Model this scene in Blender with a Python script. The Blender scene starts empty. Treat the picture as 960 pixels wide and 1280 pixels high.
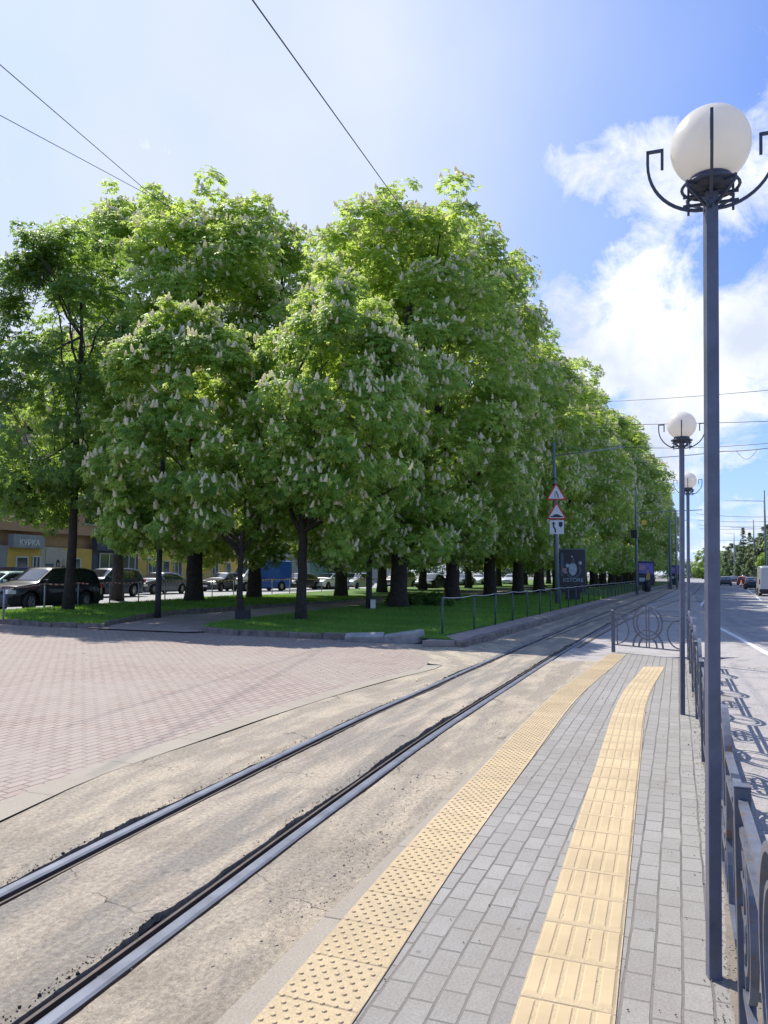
import bpy, bmesh, math, random
import numpy as np
from mathutils import Vector, Matrix

random.seed(7)
C = bpy.context.scene
COL = C.collection
PI = math.pi
rad = math.radians

# ------------------------------------------------------------------ camera, light, exposure
F = 960.0
PITCH, ROLL, EYE = rad(4.4), rad(0.6), 1.6
cam_d = bpy.data.cameras.new('camera')
cam_d.sensor_fit = 'VERTICAL'
cam_d.sensor_height = 36.0
cam_d.lens = F / 1280.0 * 36.0
cam_d.clip_start = 0.05
cam_d.clip_end = 4000
cam = bpy.data.objects.new('camera', cam_d)
COL.objects.link(cam)
fw = Vector((0, math.cos(PITCH), math.sin(PITCH)))
up0 = Vector((0, -math.sin(PITCH), math.cos(PITCH)))
rt0 = Vector((1, 0, 0))
rt = rt0 * math.cos(ROLL) + up0 * math.sin(ROLL)
upv = up0 * math.cos(ROLL) - rt0 * math.sin(ROLL)
M = Matrix((rt, upv, -fw)).transposed().to_4x4()
M.translation = (0, 0, EYE)
cam.matrix_world = M
C.camera = cam


def ray(px, py):
    return (rt * ((px - 480) / F) + upv * ((640 - py) / F) + fw)


def G(px, py, z=0.0):
    d = ray(px, py)
    t = (z - EYE) / d.z
    return (d.x * t, d.y * t)


def AT(px, py, Y):
    d = ray(px, py)
    t = Y / d.y
    return (d.x * t, Y, EYE + d.z * t)


SUN_TO = Vector((-0.59, 0.81, 0)).normalized()
ELEV = rad(51)
sd = bpy.data.lights.new('sun', 'SUN')
sd.energy = 3.9
sd.angle = rad(0.5)
sd.color = (1.0, 0.95, 0.87)
sun = bpy.data.objects.new('sun', sd)
COL.objects.link(sun)
sv = Vector((SUN_TO.x * math.cos(ELEV), SUN_TO.y * math.cos(ELEV), math.sin(ELEV)))
sun.rotation_euler = sv.to_track_quat('Z', 'Y').to_euler()
sun.location = (0, 0, 60)

C.view_settings.view_transform = 'Standard'
C.view_settings.look = 'None'
C.view_settings.exposure = 0.70
C.view_settings.gamma = 1.0
C.view_settings.use_curve_mapping = False
C.render.engine = 'CYCLES'
C.cycles.max_bounces = 9
C.cycles.diffuse_bounces = 5
C.cycles.glossy_bounces = 3
C.cycles.transmission_bounces = 7
C.cycles.transparent_max_bounces = 8
C.cycles.use_denoising = True
C.cycles.caustics_reflective = False
C.cycles.caustics_refractive = False

# ------------------------------------------------------------------ world
W = bpy.data.worlds.new('World')
C.world = W
W.use_nodes = True
nt = W.node_tree
nt.nodes.clear()


class NG:
    """tiny helper for writing node graphs"""
    def __init__(s, tree): s.t = tree

    def n(s, typ, **kw):
        nd = s.t.nodes.new(typ)
        for k, v in kw.items():
            if k.startswith('i_'):
                key = k[2:]
                key = int(key) if key.isdigit() else key.replace('_', ' ')
                sock = nd.inputs[key]
                if isinstance(v, bpy.types.NodeSocket): s.t.links.new(v, sock)
                else: sock.default_value = v
            else:
                setattr(nd, k, v)
        return nd

    def m(s, op, a, b=None, c=None, clamp=False):
        nd = s.t.nodes.new('ShaderNodeMath'); nd.operation = op; nd.use_clamp = clamp
        for i, v in enumerate((a, b, c)):
            if v is None: continue
            if isinstance(v, bpy.types.NodeSocket): s.t.links.new(v, nd.inputs[i])
            else: nd.inputs[i].default_value = v
        return nd.outputs[0]

    def mix(s, fac, a, b, typ='MIX'):
        nd = s.t.nodes.new('ShaderNodeMix'); nd.data_type = 'RGBA'; nd.blend_type = typ
        for i, v in ((0, fac), (6, a), (7, b)):
            if isinstance(v, bpy.types.NodeSocket): s.t.links.new(v, nd.inputs[i])
            else: nd.inputs[i].default_value = v if i == 0 else ((*v, 1) if len(v) == 3 else v)
        return nd.outputs[2]

    def ramp(s, fac, stops, interp='LINEAR'):
        nd = s.t.nodes.new('ShaderNodeValToRGB')
        s.t.links.new(fac, nd.inputs[0])
        el = nd.color_ramp.elements
        nd.color_ramp.interpolation = interp
        while len(el) < len(stops): el.new(0.5)
        for e, (p, c) in zip(el, stops):
            e.position = p
            e.color = (c, c, c, 1) if isinstance(c, (int, float)) else (*c, 1)
        return nd.outputs[0]

    def noise(s, vec, scale, detail=4, rough=0.55, dist=0.0):
        nd = s.t.nodes.new('ShaderNodeTexNoise')
        if vec is not None: s.t.links.new(vec, nd.inputs['Vector'])
        nd.inputs['Scale'].default_value = scale
        nd.inputs['Detail'].default_value = detail
        nd.inputs['Roughness'].default_value = rough
        nd.inputs['Distortion'].default_value = dist
        return nd.outputs[0]


g = NG(nt)
sky = g.n('ShaderNodeTexSky', sky_type='NISHITA', sun_disc=False)
sky.sun_elevation = ELEV
sky.sun_rotation = math.atan2(SUN_TO.x, SUN_TO.y)
sky.air_density = 1.0
sky.dust_density = 0.8
sky.ozone_density = 1.6
tc = g.n('ShaderNodeTexCoord')
gen = tc.outputs['Generated']
sep = g.n('ShaderNodeSeparateXYZ'); nt.links.new(gen, sep.inputs[0])
zz = g.m('MAXIMUM', g.m('ADD', sep.outputs[2], 0.14), 0.05)
cx = g.m('DIVIDE', sep.outputs[0], zz)
cy = g.m('DIVIDE', sep.outputs[1], zz)
cmb = g.n('ShaderNodeCombineXYZ'); nt.links.new(cx, cmb.inputs[0]); nt.links.new(cy, cmb.inputs[1])
n1 = g.noise(cmb.outputs[0], 2.3, 9, 0.60, 0.5)
n2 = g.noise(gen, 13.0, 9, 0.66, 0.5)


def blob(px, py, deg, amp):
    d = ray(px, py).normalized()
    vm = g.n('ShaderNodeVectorMath', operation='DISTANCE')
    nt.links.new(gen, vm.inputs[0]); vm.inputs[1].default_value = d
    q = g.m('DIVIDE', vm.outputs['Value'], rad(deg))
    e = g.m('EXPONENT', g.m('MULTIPLY', g.m('MULTIPLY', q, q), -1.0))
    return g.m('MULTIPLY', e, amp)


bias = None
for b in [(675, 212, 2.6, 0.30), (710, 205, 3.4, 0.32), (750, 195, 3.4, 0.26), (800, 180, 3.6, 0.26), (850, 215, 4.0, 0.22), (950, 200, 4.5, 0.30), (690, 380, 4.5, 0.20), (740, 450, 6.0, 0.24), (840, 420, 6.0, 0.30), (930, 440, 7.0, 0.30),
          (900, 540, 6.0, 0.18), (780, 310, 2.4, 0.10), (900, 680, 3.0, 0.26), (960, 690, 4.0, 0.22), (1100, 200, 12, 0.2), (780, 520, 5, .14),
          (700, 60, 12.0, -0.35), (900, 80, 9, -.30), (560, 150, 6, -0.15), (610, 230, 4, -.15), (660, 275, 3.6, -0.26), (740, 285, 3.0, -.12), (800, 300, 3.5, .06), (920, 320, 4.0, -0.26), (200, 180, 25, -.30), (925, 610, 4.6, -0.34), (700, 560, 5, -.05)]:
    bias = blob(*b) if bias is None else g.m('ADD', bias, blob(*b))
cl = g.m('ADD', g.m('ADD', g.m('MULTIPLY', g.m('ADD', g.m('MULTIPLY', g.m('SUBTRACT', n1, .5), 2.3), .5), 0.62), g.m('MULTIPLY', g.m('ADD', g.m('MULTIPLY', g.m('SUBTRACT', n2, .5), 3.0), .5), 0.58)), bias)
mask = g.ramp(cl, [(0.58, 0.0), (0.74, 0.42), (1.06, 1.0)])
veil = g.m('ADD', g.m('ADD', blob(200, 120, 30, 0.78), blob(20, 20, 22, 0.25)), blob(-400, 300, 45, .5))
veil = g.m('MULTIPLY', g.m('MINIMUM', veil, 0.92), g.m('ADD', g.m('MULTIPLY', g.noise(gen, 3.0, 5, .5, .2), 0.7), 0.62), clamp=True)
skyc = g.mix(1.0, sky.outputs[0], (0.30, 0.72, 1.45), 'MULTIPLY')
shade = g.ramp(g.noise(gen, 6.0, 5, 0.6), [(0.36, (5.0, 5.5, 6.6)), (0.64, (8.0, 8.15, 8.4))])
hz = g.m('EXPONENT', g.m('MULTIPLY', g.m('ABSOLUTE', sep.outputs[2]), -7.0))
skyc = g.mix(g.m('MULTIPLY', hz, 0.8), skyc, (5.6, 6.3, 8.0))
c1 = g.mix(veil, skyc, (5.35, 5.85, 7.05))
c2 = g.mix(mask, c1, shade)
bgn = g.n('ShaderNodeBackground')
nt.links.new(c2, bgn.inputs[0])
bgn.inputs[1].default_value = 0.092
wo = g.n('ShaderNodeOutputWorld')
nt.links.new(bgn.outputs[0], wo.inputs[0])

# ------------------------------------------------------------------ materials
MATS = {}


def newmat(name):
    m = bpy.data.materials.new(name); m.use_nodes = True
    t = m.node_tree; t.nodes.clear()
    gg = NG(t)
    out = gg.n('ShaderNodeOutputMaterial')
    MATS[name] = m
    return m, gg, out


def pbr(gg, out, color, rough=0.7, metal=0.0, bump=None, bstr=0.3, bdist=0.01, spec=None, coat=0.0):
    p = gg.n('ShaderNodeBsdfPrincipled')
    for k, v in (('Base Color', color), ('Roughness', rough), ('Metallic', metal)):
        if isinstance(v, bpy.types.NodeSocket): gg.t.links.new(v, p.inputs[k])
        else: p.inputs[k].default_value = (*v, 1) if k == 'Base Color' and len(v) == 3 else v
    if spec is not None: p.inputs['Specular IOR Level'].default_value = spec
    if coat: p.inputs['Coat Weight'].default_value = coat; p.inputs['Coat Roughness'].default_value = 0.05
    if bump is not None:
        b = gg.n('ShaderNodeBump'); gg.t.links.new(bump, b.inputs['Height'])
        b.inputs['Strength'].default_value = bstr; b.inputs['Distance'].default_value = bdist
        gg.t.links.new(b.outputs[0], p.inputs['Normal'])
    gg.t.links.new(p.outputs[0], out.inputs[0])
    return p


def simple(name, color, rough=0.6, metal=0.0, vary=0.15, scale=6.0, bstr=0.15, bdist=0.005, coat=0.0, dirt=None, spec=None):
    """colour with grime variation in object space"""
    m, gg, out = newmat(name)
    o = gg.n('ShaderNodeTexCoord').outputs['Object']
    n = gg.noise(o, scale, 6, 0.6)
    dark = tuple(c * (1 - vary) for c in color); lite = tuple(min(1, c * (1 + vary)) for c in color)
    c = gg.mix(gg.ramp(n, [(0.3, 0), (0.7, 1)]), dark, lite)
    if dirt:
        c = gg.mix(gg.ramp(gg.noise(o, scale * 0.6, 8, 0.7), [(0.56, 0), (0.66, 0.85)]), c, dirt)
    pbr(gg, out, c, rough, metal, gg.noise(o, scale * 6, 4), bstr, bdist, spec, coat)
    return m


def pave(name, brick_w, brick_h, c1, c2, mortar, msize=0.006, offset=0.5, uv=True, ang=0.0, stain=(0.2, 0.18, 0.16), stain_amt=0.35, bump=0.5):
    m, gg, out = newmat(name)
    t = gg.n('ShaderNodeTexCoord')
    v = t.outputs['UV'] if uv else t.outputs['Object']
    mp = gg.n('ShaderNodeMapping'); gg.t.links.new(v, mp.inputs[0]); mp.inputs['Rotation'].default_value = (0, 0, ang)
    wob = gg.n('ShaderNodeTexNoise'); gg.t.links.new(mp.outputs[0], wob.inputs[0]); wob.inputs['Scale'].default_value = 3.0
    dv = gg.n('ShaderNodeVectorMath', operation='SCALE'); gg.t.links.new(wob.outputs['Color'], dv.inputs[0]); dv.inputs['Scale'].default_value = 0.018
    av = gg.n('ShaderNodeVectorMath', operation='ADD'); gg.t.links.new(mp.outputs[0], av.inputs[0]); gg.t.links.new(dv.outputs[0], av.inputs[1])
    b = gg.n('ShaderNodeTexBrick'); gg.t.links.new(av.outputs[0], b.inputs['Vector'])
    b.offset = offset
    b.inputs['Color1'].default_value = (*c1, 1); b.inputs['Color2'].default_value = (*c2, 1); b.inputs['Mortar'].default_value = (*mortar, 1)
    b.inputs['Scale'].default_value = 1.0; b.inputs['Mortar Size'].default_value = msize; b.inputs['Mortar Smooth'].default_value = 0.2
    b.inputs['Brick Width'].default_value = brick_w; b.inputs['Row Height'].default_value = brick_h
    big = gg.noise(v, 0.45, 6, 0.6); mid = gg.noise(v, 3.2, 8, 0.68)
    fine = gg.noise(v, 90, 3, 0.6)
    c = gg.mix(gg.ramp(gg.m('ADD', gg.m('MULTIPLY', big, .5), gg.m('MULTIPLY', mid, .5)), [(0.44, 0), (0.62, stain_amt)]), b.outputs['Color'], stain)
    c = gg.mix(0.22, c, gg.ramp(fine, [(0.25, 0.0), (0.75, 1.0)]), 'OVERLAY')
    vo = gg.n('ShaderNodeTexVoronoi'); gg.t.links.new(v, vo.inputs['Vector']); vo.inputs['Scale'].default_value = 5.5
    vs_ = gg.n('ShaderNodeSeparateColor'); gg.t.links.new(vo.outputs['Color'], vs_.inputs[0])
    gum = gg.m('MULTIPLY', gg.ramp(vo.outputs['Distance'], [(0.05, 0.55), (0.085, 0.0)]), gg.m('GREATER_THAN', vs_.outputs[0], 0.66))
    c = gg.mix(gum, c, tuple(x * 0.45 for x in stain))
    gr = gg.ramp(gg.noise(v, 11, 8, 0.8), [(0.56, 0.0), (0.70, 0.55)])
    c = gg.mix(gr, c, tuple(x * 0.8 for x in stain))
    sandy = gg.m('MULTIPLY', b.outputs['Fac'], gg.ramp(gg.noise(v, 2.2, 5, .6), [(0.48, 0), (0.6, 0.85)]))
    c = gg.mix(sandy, c, tuple(x * 0.95 for x in stain) if name != 'pavers_red' else (0.19, 0.145, 0.125))
    h = gg.m('ADD', gg.m('MULTIPLY', gg.m('SUBTRACT', 1.0, b.outputs['Fac']), 1.0), gg.m('ADD', gg.m('MULTIPLY', fine, 0.12), gg.m('MULTIPLY', mid, 0.25)))
    pbr(gg, out, c, 0.85, 0, h, bump, 0.006)
    return m


simple('steel_dark', (0.045, 0.055, 0.085), 0.42, 0.0, 0.2, 14, 0.12, 0.002)
simple('steel_lamp', (0.095, 0.108, 0.155), 0.4, 0.0, 0.25, 7, 0.1, 0.002, coat=0.1, dirt=(0.14, 0.15, 0.18))
simple('steel_fence', (0.12, 0.132, 0.165), 0.45, 0.2, 0.25, 16, 0.2, 0.002, dirt=(0.17, 0.09, 0.04))
simple('steel_post', (0.085, 0.10, 0.135), 0.42, 0.1, 0.2, 12, 0.15, 0.002, dirt=(0.13, 0.075, 0.035))
simple('galv', (0.30, 0.33, 0.36), 0.5, 0.3, 0.2, 7, 0.2, 0.003)
simple('pole_paint', (0.16, 0.20, 0.22), 0.55, 0.1, 0.2, 3, 0.2, 0.003)
simple('post_green', (0.055, 0.095, 0.10), 0.5, 0.1, 0.25, 9, 0.2, 0.003)
simple('rail_cable', (0.42, 0.42, 0.42), 0.5, 0.3, 0.2, 5)
m, gg, out = newmat('globe')
p = gg.n('ShaderNodeBsdfPrincipled'); p.inputs['Base Color'].default_value = (0.88, 0.85, 0.78, 1); p.inputs['Roughness'].default_value = 0.25
tr = gg.n('ShaderNodeBsdfTranslucent'); tr.inputs[0].default_value = (0.92, 0.88, 0.80, 1)
mx = gg.n('ShaderNodeMixShader'); mx.inputs[0].default_value = 0.5
gg.t.links.new(p.outputs[0], mx.inputs[1]); gg.t.links.new(tr.outputs[0], mx.inputs[2]); gg.t.links.new(mx.outputs[0], out.inputs[0])
simple('black_rubber', (0.018, 0.018, 0.02), 0.75, 0, 0.2, 8)
simple('granite', (0.20, 0.17, 0.145), 0.9, 0, 0.4, 5, 0.8, 0.02, dirt=(0.09, 0.075, 0.06))
simple('granite_pale', (0.34, 0.33, 0.31), 0.9, 0, 0.3, 5, 0.8, 0.02)
simple('kerb_concrete', (0.30, 0.28, 0.25), 0.9, 0, 0.18, 4, 0.4, 0.006, dirt=(0.24, 0.22, 0.19))
simple('band', (0.36, 0.31, 0.255), 0.9, 0, 0.15, 3, 0.4, 0.006, dirt=(0.33, 0.28, 0.23))
simple('earth', (0.20, 0.165, 0.125), 0.95, 0, 0.3, 2, 0.6, 0.02)
simple('strip_yellow', (0.49, 0.375, 0.215), 0.8, 0, 0.2, 1.4, 0.25, 0.003, dirt=(0.47, 0.36, 0.20))
simple('gravel_dark', (0.035, 0.032, 0.03), 0.95, 0, 0.5, 30, 1.0, 0.03)
simple('rail_top', (0.15, 0.165, 0.20), 0.62, 0.25, 0.25, 5, 0.08, 0.001, spec=0.25)
simple('rail_rust', (0.085, 0.065, 0.055), 0.7, 0.3, 0.35, 8, 0.3, 0.003)
simple('white_paint', (0.74, 0.74, 0.72), 0.75, 0, 0.12, 4, 0.3, 0.003, dirt=(0.5, 0.49, 0.47))
simple('sign_white', (0.80, 0.80, 0.80), 0.4, 0, 0.05, 4)
simple('sign_red', (0.62, 0.04, 0.03), 0.4, 0, 0.05, 4)
simple('sign_black', (0.02, 0.025, 0.05), 0.5, 0, 0.05, 4)
simple('wire', (0.03, 0.03, 0.035), 0.6, 0, 0.1, 4)
m, gg, out = newmat('tape')
o = gg.n('ShaderNodeTexCoord').outputs['Object']
wv = gg.n('ShaderNodeTexWave', wave_type='BANDS', bands_direction='Y'); gg.t.links.new(o, wv.inputs['Vector']); wv.inputs['Scale'].default_value = 0.9
pbr(gg, out, gg.mix(gg.ramp(wv.outputs['Color'], [(0.45, 0), (0.5, 1)]), (0.72, 0.68, 0.66), (0.60, 0.10, 0.07)), 0.5)
simple('whitewash', (0.4, 0.4, 0.4), 0.9, 0, 0.2, 4, 0.5, 0.01)
simple('path_paving', (0.33, 0.27, 0.235), 0.9, 0, 0.2, 2.2, 0.4, 0.01, dirt=(0.22, 0.18, 0.15))
simple('shop_grey', (0.30, 0.31, 0.34), 0.6, 0, 0.1, 2)
simple('shop_dark', (0.06, 0.065, 0.10), 0.5, 0, 0.1, 2)
simple('shop_yellow', (0.72, 0.47, 0.10), 0.7, 0, 0.1, 2)
simple('shop_cream', (0.52, 0.47, 0.40), 0.8, 0, 0.1, 2)
simple('shop_blue', (0.06, 0.14, 0.38), 0.5, 0, 0.1, 2)
simple('stone_grey', (0.42, 0.41, 0.39), 0.85, 0, 0.12, 1.2)
simple('win_frame', (0.62, 0.62, 0.62), 0.5, 0, 0.08, 3)
simple('curtain', (0.4, 0.38, 0.36), 0.8, 0, 0.3, 1)
simple('skin', (0.50, 0.32, 0.24), 0.6, 0, 0.1, 4)
simple('red_cloth', (0.50, 0.06, 0.05), 0.8, 0, 0.2, 4)
simple('hair', (0.02, 0.015, 0.012), 0.7, 0, 0.2, 4)
simple('grey_cloth', (0.10, 0.10, 0.12), 0.8, 0, 0.2, 4)
simple('cone_orange', (0.80, 0.20, 0.04), 0.6, 0, 0.1, 4)
simple('poster_dark', (0.012, 0.016, 0.035), 0.3, 0, 0.3, 3, 0.0)
simple('poster_mid', (0.10, 0.13, 0.17), 0.4, 0, 0.4, 8)
simple('poster_light', (0.42, 0.52, 0.58), 0.4, 0, 0.25, 12)
simple('poster_pink', (0.45, 0.30, 0.33), 0.4, 0, 0.3, 9)
simple('poster_violet', (0.20, 0.17, 0.50), 0.4, 0, 0.5, 5)
simple('poster_gold', (0.55, 0.36, 0.13), 0.4, 0, 0.3, 9)
simple('box_yellow', (0.80, 0.52, 0.05), 0.5, 0, 0.1, 4)
simple('bin_dark', (0.03, 0.028, 0.03), 0.7, 0, 0.3, 7)
simple('red_roof', (0.35, 0.09, 0.07), 0.8, 0, 0.2, 2)
simple('kiosk_green', (0.10, 0.22, 0.18), 0.6, 0, 0.15, 2)
simple('crack', (0.03, 0.03, 0.03), 0.95, 0, 0.3, 20)

pave('pavers_grey', 0.205, 0.108, (0.265, 0.252, 0.230), (0.31, 0.295, 0.268), (0.12, 0.11, 0.095), 0.006, stain=(0.225, 0.20, 0.17), stain_amt=0.6, bump=0.7)
pave('pavers_red', 0.20, 0.10, (0.295, 0.225, 0.19), (0.36, 0.29, 0.245), (0.12, 0.09, 0.075), 0.010, stain=(0.32, 0.275, 0.23), stain_amt=0.8, bump=0.5)
pave('kerb_seg', 1.0, 0.6, (0.30, 0.262, 0.205), (0.34, 0.30, 0.235), (0.10, 0.09, 0.075), 0.006, offset=0.0, stain=(0.27, 0.235, 0.185), stain_amt=0.7, bump=0.5)
pave('brick_wall', 0.26, 0.085, (0.46, 0.27, 0.15), (0.55, 0.33, 0.19), (0.42, 0.32, 0.24), 0.008, stain=(0.42, 0.28, 0.18), stain_amt=0.3, bump=0.3)

# yellow tactile tiles: seams every 0.33 m
pave('tactile_yellow', 0.335, 0.34, (0.48, 0.365, 0.205), (0.54, 0.42, 0.25), (0.20, 0.15, 0.09), 0.006, offset=0.0, stain=(0.36, 0.285, 0.18), stain_amt=0.8, bump=0.4)


# trackbed concrete: beige, streaks along the street, polished grey patches, dark spots
def trackmat(name, base, grey, scale_long):
    m, gg, out = newmat(name)
    v = gg.n('ShaderNodeTexCoord').outputs['UV']
    mp = gg.n('ShaderNodeMapping'); gg.t.links.new(v, mp.inputs[0]); mp.inputs['Scale'].default_value = (scale_long, 1, 1)
    st = gg.noise(mp.outputs[0], 3.2, 8, 0.62, 0.4)
    st2 = gg.noise(v, 1.6, 8, 0.7, 0.6)
    fine = gg.noise(v, 150, 4, 0.75)
    grit = gg.noise(v, 34, 6, 0.75)
    spots = gg.n('ShaderNodeTexVoronoi'); gg.t.links.new(v, spots.inputs['Vector']); spots.inputs['Scale'].default_value = 7.0
    sp = gg.ramp(spots.outputs['Distance'], [(0.10, 1.0), (0.24, 0.0)])
    spm = gg.m('MULTIPLY', sp, gg.ramp(gg.noise(v, 1.1, 3), [(0.52, 0), (0.6, 0.55)]))
    c = gg.mix(gg.ramp(st, [(0.42, 0), (0.56, 0.85)]), base, grey)
    c = gg.mix(gg.ramp(st2, [(0.50, 0), (0.66, 0.75)]), c, tuple(x * 0.60 for x in base))
    c = gg.mix(spm, c, tuple(x * 0.55 for x in grey))
    c = gg.mix(0.45, c, gg.ramp(fine, [(0.3, 0.1), (0.7, 0.9)]), 'OVERLAY')
    c = gg.mix(0.55, c, gg.ramp(grit, [(0.3, 0.1), (0.7, 0.9)]), 'OVERLAY')
    # cracks
    vr = gg.n('ShaderNodeTexVoronoi', feature='DISTANCE_TO_EDGE')
    wv = gg.n('ShaderNodeVectorMath', operation='ADD')
    nn = gg.n('ShaderNodeTexNoise'); gg.t.links.new(v, nn.inputs[0]); nn.inputs['Scale'].default_value = 4; nn.inputs['Detail'].default_value = 6
    ns = gg.n('ShaderNodeVectorMath', operation='SCALE'); gg.t.links.new(nn.outputs['Color'], ns.inputs[0]); ns.inputs['Scale'].default_value = 0.5
    gg.t.links.new(v, wv.inputs[0]); gg.t.links.new(ns.outputs[0], wv.inputs[1]); gg.t.links.new(wv.outputs[0], vr.inputs['Vector'])
    vr.inputs['Scale'].default_value = 0.55
    ck = gg.ramp(vr.outputs['Distance'], [(0.0, 1), (0.0035, 0)])
    ck = gg.m('MULTIPLY', ck, gg.ramp(gg.noise(v, 0.8, 2), [(0.53, 0), (0.6, 0.75)]))
    c = gg.mix(ck, c, (0.06, 0.055, 0.05))
    h = gg.m('ADD', gg.m('ADD', gg.m('MULTIPLY', grit, 0.8), gg.m('MULTIPLY', fine, 0.3)), gg.m('MULTIPLY', st2, 1.2))
    h = gg.m('SUBTRACT', h, gg.m('MULTIPLY', ck, 1.0))
    pbr(gg, out, c, 0.88, 0, h, 0.9, 0.016)


trackmat('concrete_beige', (0.43, 0.36, 0.265), (0.27, 0.235, 0.185), 0.22)
trackmat('concrete_mid', (0.42, 0.35, 0.26), (0.215, 0.195, 0.165), 0.13)
trackmat('road_concrete', (0.40, 0.365, 0.335), (0.37, 0.345, 0.325), 0.3)
trackmat('asphalt_road', (0.26, 0.255, 0.26), (0.31, 0.30, 0.30), 0.12)
trackmat('asphalt_left', (0.33, 0.33, 0.335), (0.38, 0.38, 0.385), 0.2)

# far ground
m, gg, out = newmat('ground_far')
o = gg.n('ShaderNodeTexCoord').outputs['Object']
pbr(gg, out, gg.mix(gg.noise(o, 0.05, 5), (0.13, 0.13, 0.10), (0.24, 0.235, 0.22)), 0.95, 0, gg.noise(o, 3, 5), 0.3, 0.02)

# grass
m, gg, out = newmat('grass_ground')
o = gg.n('ShaderNodeTexCoord').outputs['Object']
pbr(gg, out, gg.mix(gg.ramp(gg.noise(o, 1.3, 8, 0.7), [(0.35, 0), (0.65, 1)]), (0.06, 0.12, 0.018), (0.11, 0.21, 0.03)), 0.95, 0, gg.noise(o, 40, 4), 0.8, 0.03)


def leafmat(name, c_dark, c_mid, c_lite, trans=0.45, tcol=(0.30, 0.46, 0.05)):
    m, gg, out = newmat(name)
    a = gg.n('ShaderNodeAttribute', attribute_name='tint')
    oi = gg.n('ShaderNodeObjectInfo')
    f = gg.m('ADD', a.outputs['Fac'], gg.m('MULTIPLY', gg.m('SUBTRACT', oi.outputs['Random'], 0.5), 0.16))
    c = gg.ramp(f, [(0.0, c_dark), (0.5, c_mid), (1.0, c_lite)])
    t = gg.ramp(f, [(0.0, tuple(x * .65 for x in tcol)), (1.0, tuple(min(1, x * 1.15) for x in tcol))])
    p = gg.n('ShaderNodeBsdfPrincipled')
    gg.t.links.new(c, p.inputs['Base Color']); p.inputs['Roughness'].default_value = 0.5
    p.inputs['Specular IOR Level'].default_value = 0.5
    tr = gg.n('ShaderNodeBsdfTranslucent'); gg.t.links.new(t, tr.inputs[0])
    mx = gg.n('ShaderNodeMixShader'); mx.inputs[0].default_value = trans
    gg.t.links.new(p.outputs[0], mx.inputs[1]); gg.t.links.new(tr.outputs[0], mx.inputs[2])
    gg.t.links.new(mx.outputs[0], out.inputs[0])
    return m


leafmat('leaf_chestnut', (0.06, 0.18, 0.03), (0.20, 0.38, 0.06), (0.52, 0.66, 0.16), 0.5, (0.72, 0.92, 0.18))
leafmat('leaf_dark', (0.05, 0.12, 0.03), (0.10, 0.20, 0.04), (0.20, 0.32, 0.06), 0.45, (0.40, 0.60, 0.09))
leafmat('leaf_far', (0.035, 0.075, 0.03), (0.06, 0.11, 0.04), (0.09, 0.15, 0.05), 0.28, (0.16, 0.26, 0.07))
leafmat('leaf_grass', (0.07, 0.18, 0.02), (0.11, 0.27, 0.03), (0.26, 0.40, 0.07), 0.4, (0.36, 0.62, 0.08))
m, gg, out = newmat('candle')
p = gg.n('ShaderNodeBsdfPrincipled'); p.inputs['Base Color'].default_value = (0.93, 0.88, 0.66, 1); p.inputs['Roughness'].default_value = 0.8
tr = gg.n('ShaderNodeBsdfTranslucent'); tr.inputs[0].default_value = (0.95, 0.90, 0.62, 1)
mx = gg.n('ShaderNodeMixShader'); mx.inputs[0].default_value = 0.5
gg.t.links.new(p.outputs[0], mx.inputs[1]); gg.t.links.new(tr.outputs[0], mx.inputs[2]); gg.t.links.new(mx.outputs[0], out.inputs[0])
simple('bark', (0.045, 0.037, 0.030), 0.95, 0, 0.4, 6, 1.0, 0.03)
simple('bark_pale', (0.12, 0.105, 0.085), 0.95, 0, 0.4, 9, 1.0, 0.03)


def glass(name, col, rough=0.06):
    m, gg, out = newmat(name)
    pbr(gg, out, col, rough, 0.0, spec=0.9, coat=0.6)


glass('glass_dark', (0.02, 0.025, 0.03))
glass('glass_shop', (0.06, 0.075, 0.085), 0.1)


def paint(name, col, metal=0.25, rough=0.32):
    m, gg, out = newmat(name)
    pbr(gg, out, col, rough, metal, coat=0.45, spec=0.35)


for nme, c in dict(black=(0.012, 0.012, 0.016), navy=(0.02, 0.03, 0.06), slate=(0.10, 0.12, 0.16), darkgrey=(0.05, 0.055, 0.065), silver=(0.42, 0.44, 0.46),
                   white=(0.72, 0.73, 0.74), blue=(0.02, 0.09, 0.42), red=(0.42, 0.03, 0.03), green=(0.28, 0.40, 0.38), champagne=(0.32, 0.29, 0.25)).items():
    paint('paint_' + nme, c)
simple('headlamp', (0.7, 0.72, 0.75), 0.15, 0.2, 0.1, 9, coat=0.8)
simple('taillamp', (0.35, 0.01, 0.01), 0.2, 0.0, 0.1, 9, coat=0.8)
simple('alloy', (0.45, 0.46, 0.48), 0.35, 0.7, 0.1, 9)
simple('plate', (0.75, 0.75, 0.72), 0.5, 0, 0.1, 9)
simple('trim_black', (0.02, 0.02, 0.022), 0.6, 0, 0.1, 9)


# ------------------------------------------------------------------ mesh helpers
def tag(o, label=None, cat=None, group=None, kind=None):
    if label: o['label'] = label
    if cat: o['category'] = cat
    if group: o['group'] = group
    if kind: o['kind'] = kind
    return o


def empty(name, loc, rz=0, label=None, cat=None, group=None, tilt=None):
    o = bpy.data.objects.new(name, None)
    COL.objects.link(o)
    o.location = loc
    o.rotation_euler = (tilt[0] if tilt else 0, tilt[1] if tilt else 0, rz)
    o.empty_display_size = 0.2
    return tag(o, label, cat, group)


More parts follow.
